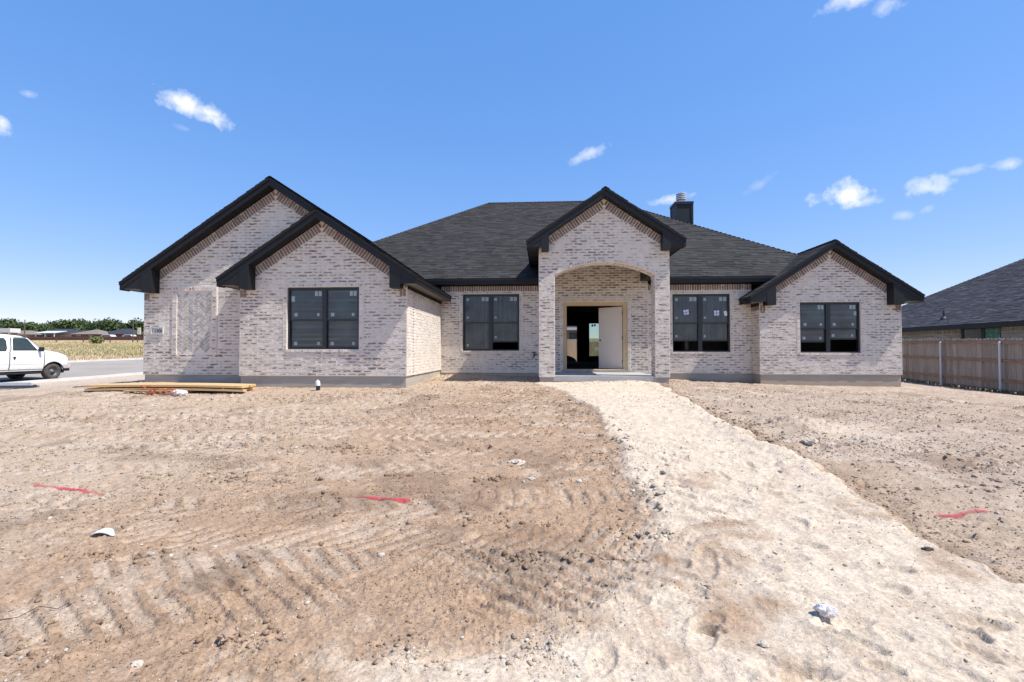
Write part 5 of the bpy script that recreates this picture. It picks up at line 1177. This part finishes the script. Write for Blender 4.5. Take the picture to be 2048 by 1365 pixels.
for (x, y, r0, mt, lab, sq, sd_) in ((-.27, 5.12, .07, 'stone', 'large pale stone half buried in brown dirt left of the sand bed', (1.2, .9, .45), 1), (2.31, 3.05, .024, 'darkclod', 'dark jagged clod at the right edge of the sand bed', (1.3, .8, .5), 2),
    (-1.33, 1.98, .034, 'clod', 'largest grey clod in the rubble patch at bottom left', (1, 1, .8), 3), (-1.60, 1.83, .020, 'stone', 'white stone at the left of the rubble patch', (1.2, .9, .6), 4), (.93, 2.1, .018, 'stone', 'small white stone on the sand left of the plastic scrap', (1.2, 1, .6), 5),
    (-.10, 4.55, .03, 'stone', 'small white pebble behind the tyre tread prints', (1.2, 1, .6), 6), (3.4, 6.35, .075, 'stone', 'biggest pale lump in the heap right of the sand bed', (1.3, 1, .6), 7), (3.62, 6.3, .055, 'stone', 'smaller pale lump on the right of the heap beside the sand bed', (1.2, 1, .6), 9), (3.15, 6.45, .05, 'stone', 'smaller pale lump on the left of the heap beside the sand bed', (1.2, 1, .6), 10)):
    crumple('stone', (x, y, gz1(x, y)+r0*sq[2]*.35), r0, M[mt], lab, 'stone', sd_, sq, 8)
m = MB(); pts = [(-2.55, 2.0), (-2.48, 2.06), (-2.43, 2.11), (-2.39, 2.17), (-2.33, 2.20), (-2.28, 2.21)]
m.tube([(x, y, gz1(x, y)+.008+.012*(i % 2)) for i, (x, y) in enumerate(pts)], .0018, 6); tag(m.build('wire', M['rubber']), 'thin dark wire on the dirt at lower left', 'wire')
# clods and gravel
RUB = ((-1.35,1.92,.45,.15),(-.6,1.95,.35,.10),(.1,2.05,.3,.13),(-1.9,1.8,.3,.15),(.55,2.75,.35,.22),(.72,3.15,.25,.28),(-.7,3.42,.9,.10),(-.3,2.85,.8,.12),(-2.4,2.75,.8,.12),(-2.9,4.35,.9,.10),(-.9,4.55,.8,.12),(.85,4.4,.18,.5),(.95,6.0,.2,.8),(3.0,7.4,.3,.9),(3.15,9.6,.25,1.0),(.6,8.7,.25,.9),(-2.6,5.6,1.2,.2),(4.6,4.6,.8,.2),(-3.2,15.2,.5,.4),(1.7,12.9,.9,.12))
def scatter(n, seed, lo, hi, pw, cap, octa, rubble=False):
    r = np.random.default_rng(seed); R_ = np.exp(r.uniform(math.log(1.45), math.log(15.5), n)); A_ = np.radians(r.uniform(-50, 56, n)); X = -np.sin(A_)*R_; Y = np.cos(A_)*R_
    size = np.minimum(R_*np.clip(lo*(1-r.random(n))**-pw, lo, hi), cap)
    h, C, inp = detail(X, Y); Z = base(X, Y)+h
    dens = sst(.42, .62, fbm(X*1.1+4, Y*1.1, 3, 2))*.75+.30
    dens = np.maximum(dens, .95*np.exp(-(((X+1.35)/.55)**2+((Y-1.9)/.22)**2))); dens = np.maximum(dens, np.exp(-(((X-3.2)/.35)**2))*sst(6, 8, Y)*.9); dens = np.maximum(dens, np.exp(-(((X-.75)/.35)**2+((Y-9.5)/1.2)**2)))
    dens *= (1-.80*inp)
    if rubble:
        dens = np.zeros(n)
        for (a_, b_, sa_, sb_) in RUB: dens = np.maximum(dens, .9*np.exp(-(((X-a_)/sa_)**2+((Y-b_)/sb_)**2)))
        dens *= sst(.38, .58, fbm(X*4, Y*4, 3, 1))*(.25+.75*trw(X, Y))
    blocked = ((X > -10.7) & (X < -3.2) & (Y > 11.5)) | ((X > -3.4) & (X < 10.9) & (Y > 15.5)) | ((X > -.1) & (X < 3.5) & (Y > 13.1)) | ((X > 6.5) & (Y > 14.95)) | (X > 15.2)
    keep = (r.random(n) < dens) & ~blocked
    X, Y, Z, size, C, inp = X[keep], Y[keep], Z[keep], size[keep], C[keep], inp[keep]; k = len(X)
    f = (1+5**.5)/2; base_v = np.array([(-1, f, 0), (1, f, 0), (-1, -f, 0), (1, -f, 0), (0, -1, f), (0, 1, f), (0, -1, -f), (0, 1, -f), (f, 0, -1), (f, 0, 1), (-f, 0, -1), (-f, 0, 1)])/1.9
    faces = np.array([(0, 11, 5), (0, 5, 1), (0, 1, 7), (0, 7, 10), (0, 10, 11), (1, 5, 9), (5, 11, 4), (11, 10, 2), (10, 7, 6), (7, 1, 8), (3, 9, 4), (3, 4, 2), (3, 2, 6), (3, 6, 8), (3, 8, 9), (4, 9, 5), (2, 4, 11), (6, 2, 10), (8, 6, 7), (9, 8, 1)])
    if octa:
        base_v = np.array([(1, 0, 0), (0, 1, 0), (-1, 0, 0), (0, -1, 0), (0, 0, 1), (0, 0, -1)], float); faces = np.array([(0, 1, 4), (1, 2, 4), (2, 3, 4), (3, 0, 4), (1, 0, 5), (2, 1, 5), (3, 2, 5), (0, 3, 5)])
    nv_ = len(base_v)
    sc = np.stack([size*r.uniform(.7, 1.4, k), size*r.uniform(.7, 1.4, k), size*r.uniform(.5, .95, k)], 1)
    v = base_v[None]*(1+np.clip(r.normal(0, .26, (k, nv_, 1)), -.5, .6))*sc[:, None, :]
    a = r.uniform(0, 6.28, k); ca, sa = np.cos(a)[:, None], np.sin(a)[:, None]; vx = v[..., 0]*ca-v[..., 1]*sa; vy = v[..., 0]*sa+v[..., 1]*ca
    P = np.stack([vx+X[:, None], vy+Y[:, None], v[..., 2]+(Z+sc[:, 2]*.35)[:, None]], -1).reshape(-1, 3)
    F_ = (faces[None]+nv_*np.arange(k)[:, None, None]).reshape(-1, 3)
    white = (r.random(k) < .06+.25*inp)[:, None]; col = np.where(white, np.array([.62, .56, .48])*r.uniform(.8, 1.1, (k, 1)), C*r.uniform(.72, 1.05, (k, 1)))
    me = bpy.data.meshes.new('gravel'); me.vertices.add(len(P)); me.vertices.foreach_set('co', P.ravel()); me.loops.add(len(F_)*3); me.loops.foreach_set('vertex_index', F_.ravel().astype(np.int32)); me.polygons.add(len(F_)); me.polygons.foreach_set('loop_start', (np.arange(len(F_))*3).astype(np.int32)); me.update(calc_edges=True)
    at_ = me.color_attributes.new('Col', 'FLOAT_COLOR', 'POINT'); at_.data.foreach_set('color', np.hstack([np.repeat(col, nv_, 0), np.ones((k*nv_, 1))]).astype(np.float32).ravel())
    me.materials.append(SOIL); o = bpy.data.objects.new('gravel', me); COL.objects.link(o); tag(o, 'loose clods and gravel scattered over the graded dirt', 'gravel', kind='stuff'); print('gravel', k)
scatter(130000, 21, .0006, .0018, .45, .014, True)
scatter(10000, 22, .0011, .0038, .40, .022, False)
scatter(70000, 23, .0013, .0060, .55, .026, False, True)

# ------------------------------------------------------------------ far side of the street: dry field, fence, poles, houses, trees
def fz(x, y): return float(farz(np.array([x*1.0]), np.array([y*1.0]))[0])
M['grass_a'] = plain('dry_grass', (0.57, 0.455, 0.29), 0.9, 0.2, .4); M['grass_b'] = plain('straw_grass', (0.64, 0.52, 0.36), 0.9, 0.2, .4); M['grass_d'] = plain('brown_grass', (0.42, 0.29, 0.18), 0.9, 0.2, .4); M['grass_c'] = plain('green_grass', (0.31, 0.30, 0.12), 0.9, 0.25, .4)
gp = []
while len(gp) < 20000:
    Y_ = math.exp(rng.uniform(math.log(26), math.log(110))); X_ = -Y_*rng.uniform(.70, 1.22)
    if X_ > -33: continue
    gp.append((X_, Y_, fz(X_, Y_)))
gpa = np.array(gp); pn = fbm(gpa[:, 0]*.05+3, gpa[:, 1]*.09, 3, 2)+rng.normal(0, .07, len(gp))
gp_green = [p for p, q in zip(gp, pn) if q > .56]; gp = [p for p, q in zip(gp, pn) if q <= .56]
blades('green_grass', gp_green, .10, .36, .09, [M['grass_c'], M['grass_c'], M['grass_a']], 'patches of greener grass in the dry field across the street', 'grass', 10, 2)
blades('dry_grass', gp, .08, .32, .08, [M['grass_a'], M['grass_b'], M['grass_a'], M['grass_d']], 'tall dry straw coloured grass filling the field across the street', 'grass', 9, 2)
M['rust'] = plain('rusty_pipe', (0.13, 0.062, 0.045), 0.85, 0.2, 2.0)
FF = empty('field_fence', (-95, 95, 2.0), 'rusty pipe fence along the back of the dry field', 'fence')
for x in range(-150, -48, 6):
    m = MB(); m.tube([(x, 95, fz(x, 95)-.3), (x, 95, fz(x, 95)+1.15)], .09, 8); m.build('post', M['rust'], FF)
for dz in (1.1, .6):
    m = MB(); m.tube([(-152, 95, fz(-152, 95)+dz), (-48, 95, fz(-48, 95)+dz)], .06, 6); m.build('rail', M['rust'], FF)
BF = empty('brown_board_fence', (-130, 125, 3.2), 'low dark brown board fence in front of the distant houses', 'fence')
M['brownboard'] = plain('brown_stain', (0.10, 0.055, 0.042), 0.9, 0.25, 1.0)
for x in np.arange(-185, -70, 2.4): B('panel', M['brownboard'], BF, (x, x+2.37, 125, 125.06, fz(x, 125)-.2, fz(x, 125)+1.05+random.uniform(-.06, .06)))
def far_house(x, y, w, d, hw, rise, roofc, wallc, label, hip=.35, extra=None):
    z = fz(x, y)-.95; rise *= .8; h = empty('distant_house', (x, y, z), label, 'house', None)
    B('wall', wallc, h, (x-w/2, x+w/2, y-d/2, y+d/2, z-.3, z+hw))
    e = .5; m = MB(); i = hip*w
    P = [(x-w/2-e, y-d/2-e, z+hw), (x+w/2+e, y-d/2-e, z+hw), (x+w/2+e, y+d/2+e, z+hw), (x-w/2-e, y+d/2+e, z+hw), (x-w/2+i, y, z+hw+rise), (x+w/2-i, y, z+hw+rise)]
    m.add(P, [(0, 1, 5, 4), (1, 2, 5), (2, 3, 4, 5), (3, 0, 4), (3, 2, 1, 0)]); m.build('roof', roofc, h)
    n = max(2, int(w/4))
    for k in range(n):
        xx = x-w/2+w*(k+.5)/n; wd = B('window', M['plate'], h, (xx-.7, xx+.7, y-d/2-.05, y-d/2-.001, z+.9, z+2.1)); B('pane', M['vanglass'], wd, (xx-.6, xx+.6, y-d/2-.07, y-d/2-.051, z+1.0, z+2.0))
    return h
M['roof_dark'] = plain('distant_dark_shingle', (0.042, 0.045, 0.058), 0.95, 0.2, 2.0); M['roof_brown'] = plain('distant_brown_shingle', (0.20, 0.17, 0.14), 0.95, 0.15, 2.0); M['wall_tan'] = plain('distant_tan_wall', (0.36, 0.29, 0.24), 0.9, 0.1, 1.0); M['wall_red'] = plain('distant_red_brick', (0.20, 0.07, 0.06), 0.9, 0.15, 1.0); M['wall_grey'] = plain('distant_grey_wall', (0.30, 0.29, 0.27), 0.9, 0.1, 1.0)
far_house(-158, 138, 10, 9, 2.4, 1.7, M['roof_brown'], M['wall_tan'], 'distant house with brown roof behind the van bonnet')
far_house(-151, 143, 14, 9, 2.5, 2.2, M['roof_dark'], M['wall_tan'], 'distant house with dark roof and white patio cover')
far_house(-143, 150, 18, 9, 2.6, 3.0, M['roof_dark'], M['wall_grey'], 'distant house with the long blue black roof')
far_house(-136, 139, 8, 8, 2.4, 2.0, M['roof_brown'], M['wall_red'], 'distant red brick house with brown hipped roof', .45)
far_house(-130, 143, 11, 8, 2.4, 2.3, M['roof_dark'], M['wall_red'], 'distant red brick house with dark roof next to the brown roofed one', .4)
far_house(-108, 140, 14, 8, 2.6, 1.9, M['roof_dark'], M['wall_tan'], 'distant dark roofed house by the corner of the garage', .3)
pc = empty('patio_cover', (-148, 136.5, fz(-148, 136)), 'bright white patio cover in front of a distant dark roof', 'patio cover'); zz = fz(-148, 136)
m = MB(); m.prism([(-151.5, 134.5, zz+1.9), (-145, 134.5, zz+1.9), (-145, 138.3, zz+2.6), (-151.5, 138.3, zz+2.6)], (0, 0, .12)); m.build('roof', M['postwhite'], pc)
for x in (-151.2, -148.2, -145.3): B('post', M['postwhite'], pc, (x-.08, x+.08, 134.6, 134.75, zz-.2, zz+1.89))
cb = empty('white_shelter', (-92, 75, 1.2), 'long white flat roofed shelter behind the van roof', 'shelter'); zz = fz(-92, 75)
B('roof', M['postwhite'], cb, (-104, -87.6, 74, 75.6, zz+2.2, zz+2.9)); 
for x in (-103, -100, -97, -94, -91, -88): B('post', M['postwhite'], cb, (x-.12, x+.12, 74.1, 74.3, zz-.2, zz+2.199))
B('back_wall', M['wall_tan'], cb, (-104, -88, 75.2, 75.5, zz-.2, zz+2.199))
M['polewood'] = plain('creosote_pole', (0.11, 0.09, 0.075), 0.9, 0.2, 1.0)
for (x, y, lab, top) in ((-126.4, 110, 'thin utility pole above the van roof', 5.2), (-89.5, 100, 'utility pole nearest the garage wall', 4.85)):
    z = fz(x, y); p = empty('utility_pole', (x, y, z), lab, 'pole', 'utility poles beyond the field'); m = MB(); m.tube([(x, y, z-.5), (x, y, z+top)], [.13, .09], 8); m.build('shaft', M['polewood'], p)
    B('pole_cap', M['wall_grey'], p, (x-.12, x+.12, y-.12, y+.12, z+top-.02, z+top+.12))
M['cream'] = plain('cream_panel', (0.62, 0.60, 0.40), 0.8, 0.06, 1.0)
sg = empty('cream_sign', (-105.7, 120, 3), 'pale cream upright sign panel beside the garage corner', 'sign'); zz = fz(-105.7, 120)
B('panel', M['cream'], sg, (-106.1, -105.25, 119.9, 120.05, zz+1.6, zz+3.4)); B('post', M['polewood'], sg, (-105.75, -105.6, 120.06, 120.2, zz-.3, zz+3.3))
for (x, w, lab) in ((-121.5, 4.6, 'white parked car among the distant trees, left one'), (-115.2, 4.2, 'white parked car among the distant trees, right one')):
    z = fz(x, 128); c_ = empty('parked_car', (x, 128, z), lab, 'car', 'white cars parked under the distant trees'); m = MB()
    pr = [(-w/2, .3), (w/2, .3), (w/2, .85), (w/2-.9, .95), (w/2-1.5, 1.5), (-w/2+.9, 1.5), (-w/2+.25, 1.0), (-w/2, .9)]
    m.prism([(x+a, 127.2, z+b) for a, b in pr], (0, 1.7, 0)); m.build('body', M['postwhite'], c_, bevel=.08)
    m = MB(); m.prism([(x+a, 127.18, z+b) for a, b in ((-w/2+.75, 1.02), (w/2-1.25, 1.02), (w/2-1.6, 1.40), (-w/2+1.05, 1.40))], (0, .015, 0)); m.build('window', M['vanglass'], c_)
    for xx in (-w/2+.8, w/2-.85):
        m = MB(); m.tube([(x+xx, 127.15, z+.32), (x+xx, 127.35, z+.32)], .32, 14); m.build('wheel', M['rubber'], c_)
t = NT('tree_leaves'); r = t.rnd(); n = t.noise(.6, 3)
c = t.ramp(r, [(0, (0.032, 0.054, 0.020)), (.5, (0.058, 0.090, 0.032)), (1, (0.092, 0.128, 0.048))]); M['leaf'] = t.fin(t.mix(t.ramp(n, [(.35, 0), (.7, .5)]), c, (0.06, 0.082, 0.028)), .8, spec=.2)
M['bark'] = plain('tree_bark', (0.06, 0.048, 0.038), .95, .2, 3.0)
def tree(x, y, h, w, label, seed, n=2300):
    h *= 1.12; w *= 1.15; r = np.random.default_rng(seed); z = fz(x, y); t_ = empty('tree', (x, y, z), label, 'tree', 'trees behind the distant houses'); m = MB()
    m.tube([(x, y, z-.4), (x+.1, y, z+h*.3), (x+.3, y, z+h*.55)], [.32, .24, .12], 8)
    lobes = []
    for k in range(13):
        a = r.uniform(0, 6.28); q = r.uniform(.1, .62)*w/2; lx, ly, lz, lr = x+q*math.cos(a), y+q*math.sin(a), 0, w*r.uniform(.15, .24); lz = z+lr*.5+(h-lr*1.4)*r.uniform(.25, 1.0); lobes.append((lx, ly, lz, lr)); m.tube([(x+.1, y, z+h*.3), (x+(lx-x)*.5, y+(ly-y)*.5, z+(lz-z)*.7), (lx, ly, lz)], [.13, .08, .03], 5)
    m.build('trunk', M['bark'], t_); m = MB()
    for k in range(n):
        lx, ly, lz, lr = lobes[r.integers(len(lobes))]; d = r.normal(size=3); d /= np.linalg.norm(d); q = lr*r.uniform(.45, 1.12); c = np.array([lx, ly, lz])+d*q*np.array([1.1, 1.1, .85]); s = r.uniform(.22, .55); a = r.normal(size=3); a /= np.linalg.norm(a); b = np.cross(a, d); b /= (np.linalg.norm(b)+1e-6)
        m.add([c-a*s, c-b*s*.7, c+a*s, c+b*s*.7], [(0, 1, 2, 3)])
    m.build('crown', M['leaf'], t_)
for k, (u, y, h, w, lab) in enumerate(((-60, 150, 6.6, 13, 'broad tree at the far left behind the van'), (12, 152, 6.6, 12, 'tall round tree behind the white shelter'), (40, 158, 5.4, 9, 'tree rising left of the thin utility pole'), (68, 154, 5.3, 10, 'low tree just right of the thin utility pole'), (92, 156, 5.5, 10, 'low spreading tree over the brown distant roof'), (118, 162, 3.6, 7, 'small tree in the dip of the tree line'),
    (145, 153, 6.6, 9, 'tall dark tree right of the gap in the tree line'), (162, 160, 5.9, 8, 'dark tree over the long blue black roof'), (182, 152, 5.2, 9, 'bright green tree above the red brick house'), (205, 150, 5.8, 10, 'wide green tree left of the white cars'), (230, 148, 6.1, 10, 'wide green tree over the white cars'), (250, 154, 5.2, 8, 'tree between the white cars and the pole'), (286, 152, 6.2, 9, 'tree at the garage corner behind the cream sign'), (320, 155, 6.5, 11, 'tree partly hidden behind the garage'))):
    d = vdir(u, 660); s = y/d[1]; tree(d[0]*s, y, h, w, lab, 40+k)
bu = empty('bush', (-83.3, 85, fz(-83.3, 85)), 'lone green bush standing in the dry field', 'bush'); r = np.random.default_rng(3); m = MB(); z = fz(-83.3, 85)
for k in range(500):
    d = r.normal(size=3); d /= np.linalg.norm(d); c = np.array([-83.3, 85, z+.75])+d*np.array([1.5, 1.2, .85])*r.uniform(.3, 1); s = r.uniform(.08, .2); a = r.normal(size=3); a /= np.linalg.norm(a); b = np.cross(a, d); m.add([c-a*s, c-b*s, c+a*s, c+b*s], [(0, 1, 2, 3)])
m.build('foliage', plain('bush_leaves', (0.13, 0.15, 0.05), .85, .3, 2.0), bu); m = MB()
for k in range(6): a = k*1.05; m.tube([(-83.3, 85, z-.1), (-83.3+.8*math.cos(a), 85+.8*math.sin(a), z+1.0)], .03, 5)
m.build('stem', M['bark'], bu)
